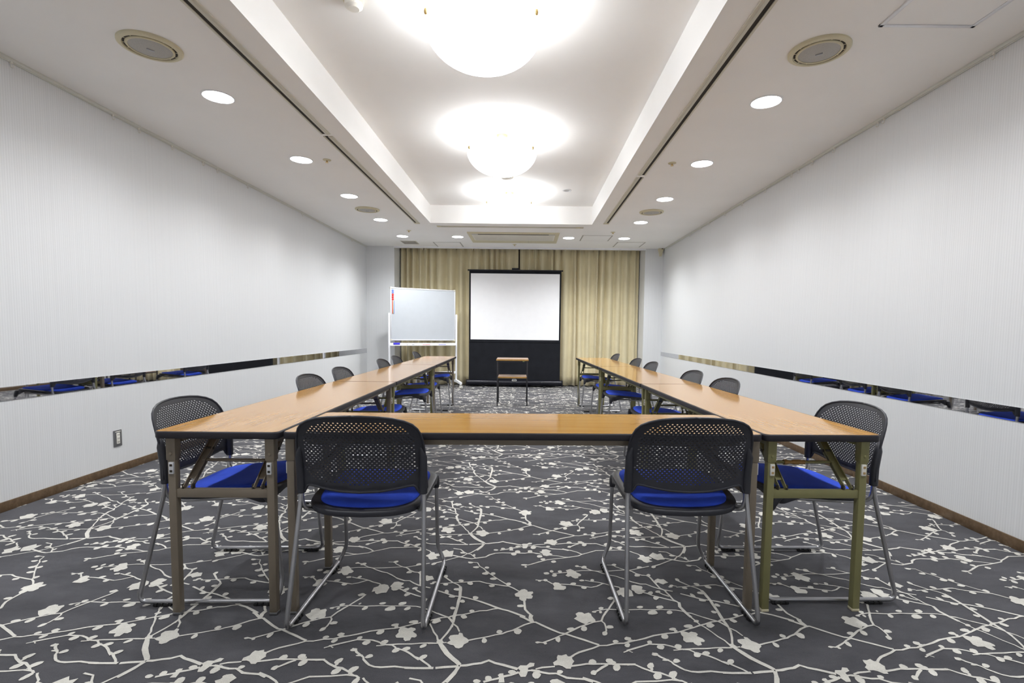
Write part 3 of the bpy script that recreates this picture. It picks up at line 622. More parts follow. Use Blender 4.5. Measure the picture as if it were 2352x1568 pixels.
def diffuser():
    t = thing('round_air_diffuser', 'x', 'vent')
    MB().lathe([(.152, .002), (.152, -.008), (.146, -.013), (.128, -.016), (.125, -.010), (.125, .002)], 48).build('outer_ring', M['cream'], t)
    o = MB().lathe([(.130, -.009), (.124, -.0095), (.113, -.0095), (.108, -.009)], 112).build('slot_ring', [M['cream'], M['dark']], t)
    for p in o.data.polygons:       # fourteen dark slots with cream bridges between them
        c_ = p.center; a = math.atan2(c_.y, c_.x) % (2*PI/14)
        if .112 < math.hypot(c_.x, c_.y) < .125 and a > .06: p.material_index = 1
    MB().lathe([(.112, -.002), (.113, -.013), (.108, -.017), (.101, -.016), (.101, -.004)], 48).build('inner_ring', M['cream'], t)
    d = MB().lathe([(0, -.021), (.07, -.018), (.1015, -.013), (.1015, -.004), (0, -.004)], 48).build('grille_disc', M['grey'], t)
    MB().box((-.018, -.004, -.026), (.018, .004, -.018), .002).build('knob', M['chrome'], d)
    return t
df = diffuser()
for k, (x, y, a, lb) in enumerate(((-2.09, 2.845, .9, 'cream round air diffuser on the left ceiling, nearer one'), (1.561, 2.83, -.7, 'cream round air diffuser on the right ceiling, nearer one'),
                                   (-2.081, 6.542, .3, 'cream round air diffuser on the left ceiling, farther one'), (1.563, 6.523, 1.2, 'cream round air diffuser on the right ceiling, farther one'))):
    o = df if k == 0 else copy_tree(df)
    o.location = (x, y, H); o.rotation_euler = (0, 0, a); tag(o, lb, 'vent', 'round ceiling diffusers')

def slot(L, flip, ends):
    t = thing('linear_air_slot', 'x', 'vent')
    MB().box((-.012, 0, -.0022), (.012, L, .004)).build('dark_slit', M['dark'], t)
    s = -1 if flip else 1
    MB().box((.012*s if s > 0 else -.05, 0, -.007), (.05 if s > 0 else -.012, L, .004), .002).box((s*.030-.003, 0, -.010), (s*.030+.003, L, -.006)).build('wide_flange', M['cream2'], t)
    MB().box((-.026 if s > 0 else .012, 0, -.007), (-.012 if s > 0 else .026, L, .004), .002).build('narrow_flange', M['cream2'], t)
    for e in ends: MB().box((-.026 if s > 0 else -.05, L*e-.03, -.0075), (.05 if s > 0 else .026, L*e+.03, .004), .002).build('end_cap', M['cream'], t)
    return t
for x, y, L, fl, rz, ends, lb in ((-1.628, 1.86, 2.20, False, 0, (), 'linear ceiling air slot left of the raised ceiling, nearer half'), (-1.628, 4.105, 3.23, False, 0, (1,), 'linear ceiling air slot left of the raised ceiling, farther half'),
                        (1.108, 1.86, 3.16, True, 0, (), 'linear ceiling air slot right of the raised ceiling, nearer part'), (1.108, 5.09, 2.14, True, 0, (1,), 'linear ceiling air slot right of the raised ceiling, farther part'),
                        (-1.334, 7.53, 2.14, True, -PI/2, (0, .96), 'short linear air slot across the ceiling behind the raised part')):
    o = slot(L, fl, ends); o.location = (x, y, H); o.rotation_euler = (0, 0, rz); tag(o, lb, 'vent', 'linear ceiling slots')

t = thing('ceiling_air_conditioner', 'cream cassette air conditioner in the ceiling near the curtains', 'air conditioner', (-.246, 8.37, H))
MB().box((-.726, -.425, -.022), (.726, .425, .01), .012).build('panel', M['cream'], t)
MB().box((-.56, -.375, -.0235), (.56, -.325, -.020)).build('air_outlet', M['dark'], t)
for s in (-1, 1): MB().box((s*.61-.05, -.375, -.0235), (s*.61+.05, -.325, -.020)).build('outlet_end', M['grey'], t)
g = MB().box((-.66, -.315, -.026), (.66, .17, -.018), .003).build('intake_grille', M['ivory'], t)
gs = MB()
for k in range(12): gs.box((-.64, -.300+k*.038, -.0275), (.64, -.286+k*.038, -.025))
gs.build('grille_slats', M['cream2'], g)
MB().box((.24, .19, -.0232), (.244, .41, -.021)).build('panel_seam', M['grey'], t)

def hatch(sx, sy):
    t = thing('ceiling_access_hatch', 'x', 'hatch')
    MB().box((-sx/2, -sy/2, -.004), (sx/2, sy/2, .004)).build('door_panel', M['ceil'], t)
    fr = MB()
    for s in (-1, 1):
        fr.box((s*(sx/2+.012)-.009, -sy/2-.02, -.0035), (s*(sx/2+.012)+.009, sy/2+.02, .004))
        fr.box((-sx/2-.02, s*(sy/2+.008)-.004, -.003), (sx/2+.02, s*(sy/2+.008)+.004, .004))
    fr.build('shadow_gap', M['grey'], t)
    return t
for x, y, lb in ((1.10, 8.365, 'square ceiling access hatch right of the air conditioner'), (1.757, 8.94, 'square ceiling access hatch beside the back right wall corner'), (-1.44, 9.13, 'square ceiling access hatch above the left curtain')):
    o = hatch(.445, .445); o.location = (x, y, H); tag(o, lb, 'hatch', 'ceiling access hatches')
t = thing('ceiling_access_hatch', 'white framed ceiling access hatch at the top right, nearest the camera', 'hatch', (1.962, 2.375, H), 0, 'ceiling access hatches')
MB().box((-.215, -.215, -.004), (.215, .215, .004)).build('door_panel', M['ceil'], t)
fr = MB()
for s in (-1, 1):
    fr.box((s*.226-.010, -.236, -.008), (s*.226+.010, .236, .004), .002); fr.box((-.236, s*.226-.010, -.008), (.236, s*.226+.010, .004), .002)
fr.build('hatch_frame', M['alu'], t)
t = thing('ceiling_grille', 'small square grey ventilation grille on the ceiling above the whiteboard', 'vent', (-2.098, 8.945, H))
MB().box((-.135, -.15, -.006), (.135, .15, .004), .002).build('grille_frame', M['cream2'], t)
g = MB()
for k in range(14): g.box((-.12, -.135+k*.0195, -.0085), (.12, -.127+k*.0195, -.005))
g.build('louvres', M['grey'], t)

def sprinkler():
    t = thing('sprinkler_head', 'x', 'sprinkler')
    MB().lathe([(.036, .002), (.036, -.004), (.022, -.009), (.010, -.009)], 24).build('escutcheon', M['cream'], t)
    MB().lathe([(.007, -.006), (.007, -.022), (.014, -.023), (.014, -.026), (0, -.026)], 16).build('deflector', M['gold'], t)
    return t
spk = sprinkler()
for k, (x, y, lb) in enumerate(((-1.851, 4.672, 'small ceiling sprinkler beside the left downlight column'), (1.292, 4.665, 'small ceiling sprinkler beside the right downlight column'),
                               (-1.865, 7.885, 'small ceiling sprinkler near the back left downlight'), (1.296, 7.852, 'small ceiling sprinkler near the back right downlight'),
                               (-.253, 9.04, 'small ceiling sprinkler between air conditioner and curtains'))):
    o = spk if k == 0 else copy_tree(spk); o.location = (x, y, H); tag(o, lb, 'sprinkler', 'ceiling sprinklers')
t = thing('recessed_spotlight', 'small chrome recessed spotlight in the raised ceiling', 'light', (.476, 6.507, HT))
MB().lathe([(.058, .002), (.058, -.004), (.042, -.005), (.038, .002)], 32).build('trim_ring', M['alu'], t)
MB().lathe([(.040, -.001), (.020, -.0005), (0, -.0005)], 32).build('reflector', M['chrome'], t)
for x, y, r, lb in ((-.262, 5.94, .075, 'white smoke detector in the raised ceiling between the second and third bowl lamps'), (-.973, 2.853, .055, 'cream smoke detector at the top edge of the photo')):
    t = thing('smoke_detector', lb, 'detector', (x, y, HT))
    MB().lathe([(r, .002), (r, -.012), (r*.9, -.020)], 32).build('mounting_base', M['cream'], t)
    MB().lathe([(r*.9, -.018), (r*.86, -.036), (r*.55, -.048), (0, -.050)], 32).build('sensor_cap', M['ivory'], t)
t = thing('wall_sensor', 'cream corner sensor high on the right of the curtains', 'sensor', (2.425, YB, 2.61))
MB().loft([[(x*a, -y*b-.0, z) for x, y in ((-.035, 0), (.035, 0), (.03, .08), (-.03, .08))] for z, a, b in ((0, 1.35, 1), (-.02, 1.3, 1), (-.06, .95, .8), (-.135, .55, .35))]).build('housing', M['cream'], t, smooth=False)
MB().lathe([(.0, -.085), (.009, -.083), (.009, -.07)], 16, (.012, 0, -.008), 'y').build('lens', M['dark'], t)

# bowl pendants
def pendant():
    t = thing('bowl_pendant_lamp', 'x', 'lamp')
    MB().lathe([(.075, .002), (.075, -.010), (.058, -.016), (.050, -.040), (.030, -.050), (0, -.050)], 32).build('canopy', M['gold'], t)
    R = .318; pr = []
    for k in range(15):
        a = (PI/2)*k/14
        pr.append((R*math.sin(a)**.92 if k else 0, -.166-.200*math.cos(a)**1.05))
    inn = [(max(r-.006, 0), z+.006) for r, z in pr][::-1]
    MB().lathe(pr + inn, 56).build('glass_bowl', M['bowl'], t)
    for k in range(3):
        a = PI/2 + 2*PI*k/3
        x, y = (R-.012)*math.cos(a), (R-.012)*math.sin(a)
        MB().tube([(x*.12, y*.12, -.02), (x*1.0, y*1.0, -.172)], .003, 6).build('stay_rod', M['gold'], t)
        MB().lathe([(0, -.016), (.009, -.012), (.012, 0), (.009, .012), (0, .016)], 14, (x*1.055, y*1.055, -.180)).build('finial', M['gold'], t)
    for k in range(3):
        a = 2*PI*k/3
        MB().lathe([(0, -.135), (.016, -.130), (.024, -.110), (.018, -.087), (.011, -.075)], 16, (.10*math.cos(a), .10*math.sin(a), 0)).build('bulb', M['bulb'], t)
    return t
pd = pendant()
for k, (y, lb) in enumerate(((2.81, 'lit white glass bowl ceiling lamp nearest the camera, cut by the top edge'), (4.70, 'lit white glass bowl ceiling lamp in the middle of three'), (6.595, 'lit white glass bowl ceiling lamp farthest back'))):
    o = pd if k == 0 else copy_tree(pd); o.location = (XC+.004, y, HT); tag(o, lb, 'lamp', 'glass bowl lamps')

# ------------------------------------------------------------------ curtains
def curtain(x0, x1, ybase, z0, z1, folds, seed, mat, amp=.042, nz=14):
    R = random.Random(seed); n = folds*12
    ph = [0.0]
    wts = [R.uniform(.55, 1.5) for _ in range(folds)]; tot = sum(wts)
    xs = []; phs = []
    acc = 0
    for k, w_ in enumerate(wts):
        for i in range(12):
            xs.append(x0+(x1-x0)*(acc+w_*i/12)/tot); phs.append((k, i/12, w_))
        acc += w_
    xs.append(x1); phs.append((folds-1, 1.0, wts[-1]))
    am = [R.uniform(.45, 1.15) for _ in range(folds+1)]; kk = [R.uniform(-.3, .3) for _ in range(folds+1)]
    rows = []
    for j in range(nz+1):
        v = j/nz; z = z0+(z1-z0)*v; row = []
        top = max(0, (v-.9)/.1)
        for x, (k, t_, w_) in zip(xs, phs):
            s = math.sin(2*PI*t_+kk[k]*math.sin(PI*v)); s = math.copysign(abs(s)**.8, s)
            y = ybase - amp*am[k]*s*(1-.35*top) + .010*math.sin(9*x+5*v+seed)*(1-top) + .012*top*math.sin(2*PI*t_*3)
            dz = .008*math.sin(2*PI*t_+1.3)*(1-v)
            row.append((x+.012*math.sin(3*v+k)*math.sin(PI*t_), y, z+dz))
        rows.append(row)
    return MB().loft(rows, False, False)
for x0, x1, lb, sd in ((-2.470, -.195, 'beige satin curtain hanging left of centre behind the whiteboard and screen', 4), (-.165, 2.135, 'beige satin curtain hanging right of centre behind the screen', 9)):
    o = curtain(x0, x1, 9.785, .022, 2.66, 16, sd, None, .062).build('curtain', M['curtain'], ang=180)
    md = o.modifiers.new('thickness', 'SOLIDIFY'); md.thickness = .003
    tag(o, lb, 'curtain', 'beige curtains')
o = curtain(-2.483, 2.148, 9.875, .012, 2.66, 26, 21, None, .018, 8).build('curtain_lining', M['lining'], ang=180)
md = o.modifiers.new('thickness', 'SOLIDIFY'); md.thickness = .002
tag(o, 'dark blackout curtain showing behind the gap between the beige curtains', 'curtain')

# ------------------------------------------------------------------ folding tables
def make_table(steel, clip_mat, inset_mat, foot_mat, leg_in=.044):
    t = thing('folding_table', 'x', 'table')
    hx, hy = .2235, .899
    top = MB().prism(rrect(-hx+.004, -hy+.004, hx-.004, hy-.004, .020), .676, .7005).build('tabletop', M['wood'], t, ang=30)
    e = MB(); oo = rrect(-hx, -hy, hx, hy, .024, 8); cx = [p for p in oo]
    rings = []
    def inset(d):
        return rrect(-hx+d, -hy+d, hx-d, hy-d, max(.024-d, .004), 8)
    for d, z in ((.006, .674), (.002, .6745), (0, .679), (0, .6945), (.0015, .699), (.0055, .7008), (.0055, .690), (.006, .674)):
        rings.append([(x, y, z) for x, y in inset(d)])
    e.loft(rings, False); bmesh.ops.remove_doubles(e.bm, verts=e.bm.verts, dist=1e-5)
    e.build('edge_band', M['edge'], top, ang=60)
    for s in (-1, 1):
        MB().box((s*.176-.012, -hy+.075, .648), (s*.176+.012, hy-.075, .676), .003).build('side_rail', steel, t)
    MB().bar((-.164, 0, .664), (.164, 0, .664), .04, .022, bev=.002).build('cross_rail', steel, t)
    for q in (-1, 1):
        yl = q*(hy-leg_in)
        for s in (-1, 1):
            xl = s*.179
            lg = MB().box((xl-.014, yl-.014, .010), (xl+.014, yl+.014, .66), .003).build('leg', steel, t)
            MB().box((xl-.017, yl-.017, .588), (xl+.017, yl+.017, .676), .003).build('leg_bracket', steel, lg)
            MB().lathe([(0, .0265), (.005, .025), (.006, .022)], 12, (0, 0, 0)).build('rivet', steel, lg).matrix_local = Matrix.Translation((xl, yl+q*(.0165-.022), .612)) @ Matrix.Rotation(-q*PI/2, 4, 'X')
            MB().box((xl-.015, yl-.015, 0.0), (xl+.015, yl+.015, .012), .003).build('foot_cap', foot_mat, lg)
            cl = MB().box((xl-.002*s-.009, yl+q*.014-.006, .538), (xl-.002*s+.009, yl+q*.014+.006, .582), .002).build('link_clip', clip_mat, lg)
            for z in (.549, .571):
                MB().box((xl-.002*s-.004, yl+q*.0203-.001, z-.004), (xl-.002*s+.005, yl+q*.0203+.001, z+.004)).build('clip_hole', inset_mat, cl)
        MB().box((-.165, yl-.011, .448), (.165, yl+.011, .480), .002).build('crossbar', steel, t)
        for s in (-1, 1):
            xb = s*.128
            a = Vector((xb, yl, .487)); b = Vector((xb, yl-q*.215, .668))
            br = MB()
            m_ = a.lerp(b, .12)
            br.bar(m_, b, .030, .004, up=(0, q, 1))
            for k in (-1, 1): br.bar(a.lerp(b, -.02)+Vector((k*.0135, 0, 0)), b+Vector((k*.0135, 0, 0)), .003, .018, up=(0, q, 1))
            o = br.build('folding_brace', steel, t)
            for k in (-1, 1): MB().box((xb+k*.0175-.003, yl-.008, .478), (xb+k*.0175+.003, yl+.008, .498), .001).build('hinge_ear', M['darkst'], o)
            p = a.lerp(b, .62); MB().tube([p+Vector((-.019, 0, 0)), p+Vector((.019, 0, 0))], .006, 14).build('pivot_pin', M['darkst'], o)
        p = Vector((0, yl-q*.215*.42, .487+.181*.42))
        MB().tube([p+Vector((-.128, 0, 0)), p+Vector((.128, 0, 0))], .0065, 14).build('brace_rod', steel, t)
    return t
tb_brown = make_table(M['brown'], M['alu'], M['dark'], M['stainl'])
tb_cross = make_table(M['brown'], M['alu'], M['dark'], M['stainl'], .017)
tb_olive = make_table(M['olive'], M['ivory'], M['tan'], M['cream'])
plan = []
def local(th, ox, oy, u, v): return ox+math.cos(th)*u-math.sin(th)*v, oy+math.sin(th)*u+math.cos(th)*v
for k, (kd, lb) in enumerate((('b', 'brown legged folding table at the near end of the left row'), ('o', 'olive legged folding table in the middle of the left row'), ('b', 'brown legged folding table at the far end of the left row beside the whiteboard'))):
    x, y = local(.0229, -.8946, 1.776, -.2245, .9+1.8*k); plan.append((kd, x, y, .0229, lb, 'wood topped folding tables'))
for k, lb in enumerate(('olive legged folding table at the near end of the right row', 'olive legged folding table in the middle of the right row', 'olive legged folding table at the far end of the right row')):
    x, y = local(.0352, .8875, 1.846, .2245, .9+1.8*k); plan.append(('o', x, y, .0352, lb, 'wood topped folding tables'))
thF = .034
x, y = local(thF, -.8855, 1.781, .8845, .2265); plan.append(('c', x, y, thF-PI/2, 'brown legged folding table crosswise between the two rows, nearest the camera', 'wood topped folding tables'))
protos = {'b': tb_brown, 'o': tb_olive, 'c': tb_cross}; tabs = []
for kd in ('b', 'o', 'c'):
    js = [p for p in plan if p[0] == kd]
    for i, p in enumerate(js):
        o = protos[kd] if i == 0 else copy_tree(protos[kd]); tabs.append((p, o))
for p, o in tabs:
    o.location = (p[1], p[2], 0); o.rotation_euler = (0, 0, p[3]); tag(o, p[4], 'table', p[5])
    if 'crosswise' in p[4]: o.scale = (1, .984, 1)
    if 'near end of the right' in p[4]:
        R_ = random.Random(2); tp = []
        for i in range(9): tp.append((-.075+i*.0105, -.855+.215*.42, .487+.181*.42))
        MB().tube(tp, [.0072+R_.uniform(0, .004) for _ in tp], 10).build('tape_wrap', M['tape'], o)['label'] = 'brown tape wound round the brace rod'

# ------------------------------------------------------------------ stacking chairs
def back_point(u, v):
    k = max(v-.04, 0)/.25
    y = -.160 - .062*k**1.75
    z = .487 + v*.985
    y -= .040*(1-min((u/.236)**2, 1.0))
    return (u, y, z)

def make_chair():
    t = thing('stacking_chair', 'x', 'chair')
    for s in (-1, 1):
        pts = [(s*.2215, -.173, .60), (s*.2225, -.161, .52), (s*.225, -.163, .45), (s*.2405, -.268, .0165), (s*.2405, .262, .0165), (s*.2065, .266, .088), (s*.2055, .235, .42)]
        lg = MB().tube(fillet(pts, [0, .06, .05, .036, .040, .03, 0], 7), .0085, 12).build('sled_leg', M['chrome'], t, ang=60)
        for y in (-.175, .205):
            g = MB().box((s*.2405-.010, y-.034, 0), (s*.2405+.010, y+.034, .011), .003)
            for d in (-.022, 0, .022): g.box((s*.2405-.013, y+d-.005, .002), (s*.2405+.013, y+d+.005, .015), .002)
            g.build('glide', M['rub'], lg)
        pts = [(s*.2215, -.161, .515), (s*.2215, -.163, .425), (s*.196, -.135, .400), (s*.186, .16, .412)]
        MB().tube(fillet(pts, [0, .045, .06, 0], 7), .008, 10).build('seat_rail', M['chrome'], t, ang=60)
    for y in (-.06, .12): MB().tube([(-.187, y, .404+.04*y), (.187, y, .404+.04*y)], .007, 8).build('under_seat_bar', M['frame'], t, ang=60)
    # seat pan
    n = 72
    def plan_pt(a, k):
        c, s_ = math.cos(a), math.sin(a); e = .40
        x = math.copysign(abs(c)**e, c); y = math.copysign(abs(s_)**e, s_)
        yy = .032 + y*.205
        w_ = .216 + .015*(yy+.17)/.4
        if yy < -.05: yy -= .022*(1-x*x)*min(1, (-.05-yy)/.12)
        if yy > .12: yy += .014*(1-x*x)
        return x*w_*k, .032+(yy-.032)*k
    def dish(x, y):
        z = .428 + .032*(y+.17)/.4 - .010*(1-(x/.22)**2)
        if y > .19: z -= .10*(y-.19)**1.2*2
        return z
    bm = MB(); rings = []
    for k in (.02, .3, .6, .8, .9, .96):
        rings.append([(lambda q: (q[0], q[1], dish(*q)))(plan_pt(2*PI*i/n, k)) for i in range(n)])
    def skirt(i, f, kk):
        x, y = plan_pt(2*PI*i/n, kk)
        cor = max(0, min(1, (abs(x)-.10)/.10))*max(0, min(1, (y-.10)/.09))
        return (x, y, dish(x, y) - f*(.022+.038*cor**1.4))
    rings.append([skirt(i, .10, .99) for i in range(n)]); rings.append([skirt(i, .4, 1.0) for i in range(n)]); rings.append([skirt(i, 1.0, .985) for i in range(n)])
    rings.append([skirt(i, .97, .96) for i in range(n)]); rings.append([(lambda q: (q[0], q[1], dish(*q)-.02))(plan_pt(2*PI*i/n, .92)) for i in range(n)])
    rings.append([(lambda q: (q[0], q[1], dish(*q)-.012))(plan_pt(2*PI*i/n, .02)) for i in range(n)])
    bm.loft(rings)
    for s in (-1, 1):      # sockets that grip the front legs
        lf = []
        for z, rx, ry, cx, cy in ((.372, .0125, .0125, .2055, .236), (.389, .016, .016, .205, .232), (.412, .022, .026, .200, .222), (.435, .027, .040, .192, .205)):
            lf.append([(s*cx+rx*math.cos(2*PI*k/16), cy+ry*math.sin(2*PI*k/16), z) for k in range(16)])
        bm.loft(lf)
    seat = bm.build('seat', M['black'], t, ang=50)
    pad = MB(); rings = []
    for k, dz in ((.875, -.002), (.87, .005), (.845, .010), (.78, .0135), (.6, .0145), (.3, .014), (.02, .014)):
        rings.append([(lambda q: (q[0]*.985, q[1]+.007, dish(*q)+dz))(plan_pt(2*PI*i/n, k)) for i in range(n)])
    pad.loft(rings).build('seat_pad', M['blue'], seat, ang=70)
    # perforated back
    half = [(0, .292), (.03, .2915), (.0876, .288), (.130, .282), (.168, .271), (.194, .257), (.210, .239), (.220, .216), (.226, .190), (.229, .160), (.232, .09), (.236, .012), (.232, .000), (.222, -.004), (.210, -.006), (.203, .004), (.196, .018), (.188, .0225), (.170, .021), (.128, .013), (.07, .005), (0, .002)]
    out = [Vector(p) for p in half] + [Vector((-x, y)) for x, y in half[-2:0:-1]]
    dense = []
    for i in range(len(out)):
        a, b = out[i], out[(i+1) % len(out)]
        m = max(1, int((b-a).length/.010))
        for k in range(m): dense.append(a.lerp(b, k/m))
    ph = [(0, .275), (.06, .273), (.11, .267), (.155, .253), (.184, .232), (.200, .202), (.203, .072), (.165, .049), (.12, .038), (0, .029)]
    pp = [Vector(p) for p in ph] + [Vector((-x, y)) for x, y in ph[-2:0:-1]]
    def inpoly(P, x, y):
        c = False
        for i in range(len(P)):
            a, b = P[i], P[i-1]
            if (a.y > y) != (b.y > y) and x < (b.x-a.x)*(y-a.y)/(b.y-a.y)+a.x: c = not c
        return c
    d = .0081; cells = set()
    for i in range(-30, 31):
        for j in range(0, 40):
            if (i+j) % 2 == 0 and inpoly(pp, i*d, j*d): cells.add((i, j))
    for _ in range(3):
        cells = {c for c in cells if sum((c[0]+p, c[1]+q) in cells for p in (-1, 1) for q in (-1, 1)) >= 2}
    bm = bmesh.new(); vc = {}
    def V2(x, y):
        k = (round(x*1e5), round(y*1e5))
        if k not in vc: vc[k] = bm.verts.new((x, y, 0))
        return vc[k]
    hr = .0038; ecount = {}
    for i, j in cells:
        cx, cy = i*d, j*d
        cor = [V2(cx+d, cy), V2(cx, cy+d), V2(cx-d, cy), V2(cx, cy-d)]
        hv = [bm.verts.new((cx+hr*math.cos(PI*k/4), cy+hr*math.sin(PI*k/4), 0)) for k in range(8)]
        for k in range(4):
            bm.faces.new((cor[k], cor[(k+1) % 4], hv[(2*k+2) % 8], hv[2*k+1])); bm.faces.new((cor[k], hv[2*k+1], hv[2*k]))
            e = tuple(sorted((id(cor[k]), id(cor[(k+1) % 4])))); ecount.setdefault(e, []).append((cor[k], cor[(k+1) % 4]))
    bnd = [v[0] for v in ecount.values() if len(v) == 1]
    idx = {}; pts = []
    for q in dense: pts.append(Vector((q.x, q.y)))
    no = len(pts); edges = [(i, (i+1) % no) for i in range(no)]
    for a, b in bnd:
        for v in (a, b):
            if v not in idx: idx[v] = len(pts); pts.append(Vector((v.co.x, v.co.y)))
        edges.append((idx[a], idx[b]))
    for i in range(-30, 31):       # extra points in the plain border keep it smooth when bent
        for j in range(0, 40):
            x, y = i*d+.004, j*d+.004
            if inpoly(dense, x, y) and not inpoly(pp, x, y):
                if all((x-q.x)**2+(y-q.y)**2 > .004**2 for q in pts[:no+len(idx)]) and not any((a, b) in cells for a in range(i-2, i+4) for b in range(j-2, j+4) if abs(x-a*d)+abs(y-b*d) < d*1.3): pts.append(Vector((x, y)))
    rv, re, rf, ov, oe, of = delaunay_2d_cdt(pts, edges, [], 0, 1e-7)
    nv = [V2(p.x, p.y) for p in rv]
    for f in rf:
        c = sum((rv[k] for k in f), Vector((0, 0)))/len(f)
        if not inpoly(dense, c.x, c.y): continue
        i0, j0 = round(c.x/d), round(c.y/d)
        if any((a, b) in cells and abs(c.x-a*d)+abs(c.y-b*d) < d*1.001 for a in range(i0-1, i0+2) for b in range(j0-1, j0+2)): continue
        try: bm.faces.new([nv[k] for k in f])
        except ValueError: pass
    bmesh.ops.remove_doubles(bm, verts=bm.verts, dist=1e-6)
    bmesh.ops.recalc_face_normals(bm, faces=bm.faces)
    for v in bm.verts: v.co = back_point(v.co.x, v.co.y)
    r = bmesh.ops.solidify(bm, geom=bm.faces[:], thickness=.003)
    B = MB(); B.bm.free(); B.bm = bm
    rim = [back_point(p.x, p.y) for p in dense]
    B.tube(rim, .0045, 8, closed=True)
    for s in (-1, 1):          # sleeves that slide over the uprights
        rings = []
        for v, rx, ry, dx in ((-.012, .013, .0125, .0), (-.010, .0155, .0155, 0), (.06, .0155, .0165, 0), (.130, .0145, .0150, .001), (.160, .008, .008, -.005), (.172, .003, .003, -.009)):
            q = back_point(.226, v)
            rings.append([(s*(.2225+dx)+rx*math.cos(2*PI*k/16), q[1]+.001+ry*math.sin(2*PI*k/16), q[2]) for k in range(16)])
        B.loft(rings)
    B.build('backrest', M['black'], t, ang=40, recalc=True)
    return t
ch = make_chair()
CH = []
CH.append((-.602, 1.962, .02, 'black perforated chair with its back to the camera at the left of the cross table', 'chairs at the cross table'))
CH.append((.604, 2.016, .018, 'black perforated chair with its back to the camera at the right of the cross table', 'chairs at the cross table'))
def xl(y): return -.8946-.45-.0229*(y-1.776)+.160
def xr(y): return .8875+.45-.0352*(y-1.846)-.160
nm = ['%s chair from the camera' % q for q in ('first', 'second', 'third', 'fourth', 'fifth', 'sixth')]
for k, y in enumerate((2.11, 3.25, 3.91, 5.05, 5.71, 6.85)):
    CH.append((xl(y)+(-.038, .02, 0, .02, 0, 0)[k], y, -PI/2+.04, 'black perforated chair with blue seat behind the left table row, ' + nm[k], 'chairs along the left row'))
for k, y in enumerate((2.19, 3.325, 3.985, 5.12, 5.785, 6.92)):
    CH.append((xr(y)+(.052, -.02, 0, -.01, 0, 0)[k], y, PI/2+.03, 'black perforated chair with blue seat behind the right table row, ' + nm[k], 'chairs along the right row'))
for k, (x, y, a, lb, g) in enumerate(CH):
    o = ch if k == 0 else copy_tree(ch)
    o.location = (x, y, 0); o.rotation_euler = (0, 0, a); tag(o, lb, 'chair', g)

# ------------------------------------------------------------------ projection screen
t = thing('projection_screen', 'floor standing pull up projection screen with white surface and black border', 'screen', (-.248, 9.585, 0))
case = MB().loft([[(x, .055*math.cos(a), .078+.058*math.sin(a)) for a in [2*PI*k/24 for k in range(24)]] for x in (-.915, -.91, .91, .915)]).build('case', M['case'], t)
MB().box((-.925, -.058, .018), (-.905, .058, .139), .006).build('end_cap', M['case'], case); MB().box((.905, -.058, .018), (.925, .058, .139), .006).build('end_cap', M['case'], case)
for x in (-.59, .575): MB().box((x-.025, -.13, 0), (x+.025, .13, .024), .005).build('foot', M['rub'], t)
MB().box((-.045, -.062, .118), (.045, -.05, .128), .002).build('name_plate', M['ivory'], case)
MB().tube(fillet([(-.04, -.045, .128), (-.04, -.05, .15), (.04, -.05, .15), (.04, -.045, .128)], .01), .004, 8).build('carry_handle', M['alu'], case)
MB().box((-.873, -.003, .12), (.873, .003, 2.205)).build('black_backing', M['scrblk'], t)
MB().box((-.843, -.0055, .905), (.843, -.0028, 2.155)).build('white_surface', M['screen'], t)
MB().box((-.872, -.010, .855), (.872, .004, .875), .002).build('stiffening_bar', M['scrblk'], t)
MB().bar((-.905, 0, 2.216), (.905, 0, 2.216), .030, .026, bev=.006).build('top_bar', M['case'], t)
MB().box((-.065, -.02, 2.226), (.065, .02, 2.262), .006).build('top_grip', M['case'], t)
for s in (-1, 1):
    MB().bar((s*.62, .03, .13), (s*.05, .03, 1.2), .022, .012).build('scissor_arm', M['frame'], t); MB().bar((s*.05, .045, 1.2), (s*.5, .03, 2.21), .022, .012).build('scissor_arm', M['frame'], t)

# ------------------------------------------------------------------ small stand in front of the screen
t = thing('small_stand', 'small two tier side stand with wood shelves on a charcoal frame before the screen', 'stand', (-.216, 7.30, 0), .02)
MB().box((-.228, -.22, .652), (.228, .22, .674), .002).build('top_board', M['standwood'], t)
MB().box((-.2285, -.2225, .653), (.2285, -.219, .673)).build('top_edging', M['standedge'], t)
MB().box((-.205, -.18, .400), (.205, .18, .422), .002).build('shelf_board', M['standwood'], t)
MB().box((-.2055, -.1825, .401), (.2055, -.179, .421)).build('shelf_edging', M['standedge'], t)
for sx in (-1, 1):
    for sy in (-1, 1): MB().box((sx*.212-.008, sy*.2-.008, 0), (sx*.212+.008, sy*.2+.008, .652), .001).build('leg', M['frame'], t)
    MB().box((sx*.212-.007, -.195, .632), (sx*.212+.007, .195, .651)).build('side_rail', M['frame'], t)
    MB().box((sx*.208-.006, -.195, .386), (sx*.208+.006, .195, .400)).build('shelf_rail', M['frame'], t)
for sy in (-1, 1): MB().box((-.21, sy*.2-.007, .632), (.21, sy*.2+.007, .651)).build('cross_rail', M['frame'], t)
MB().box((.145, -.2085, .6385), (.172, -.2072, .6465)).build('sticker', M['greenpl'], t)

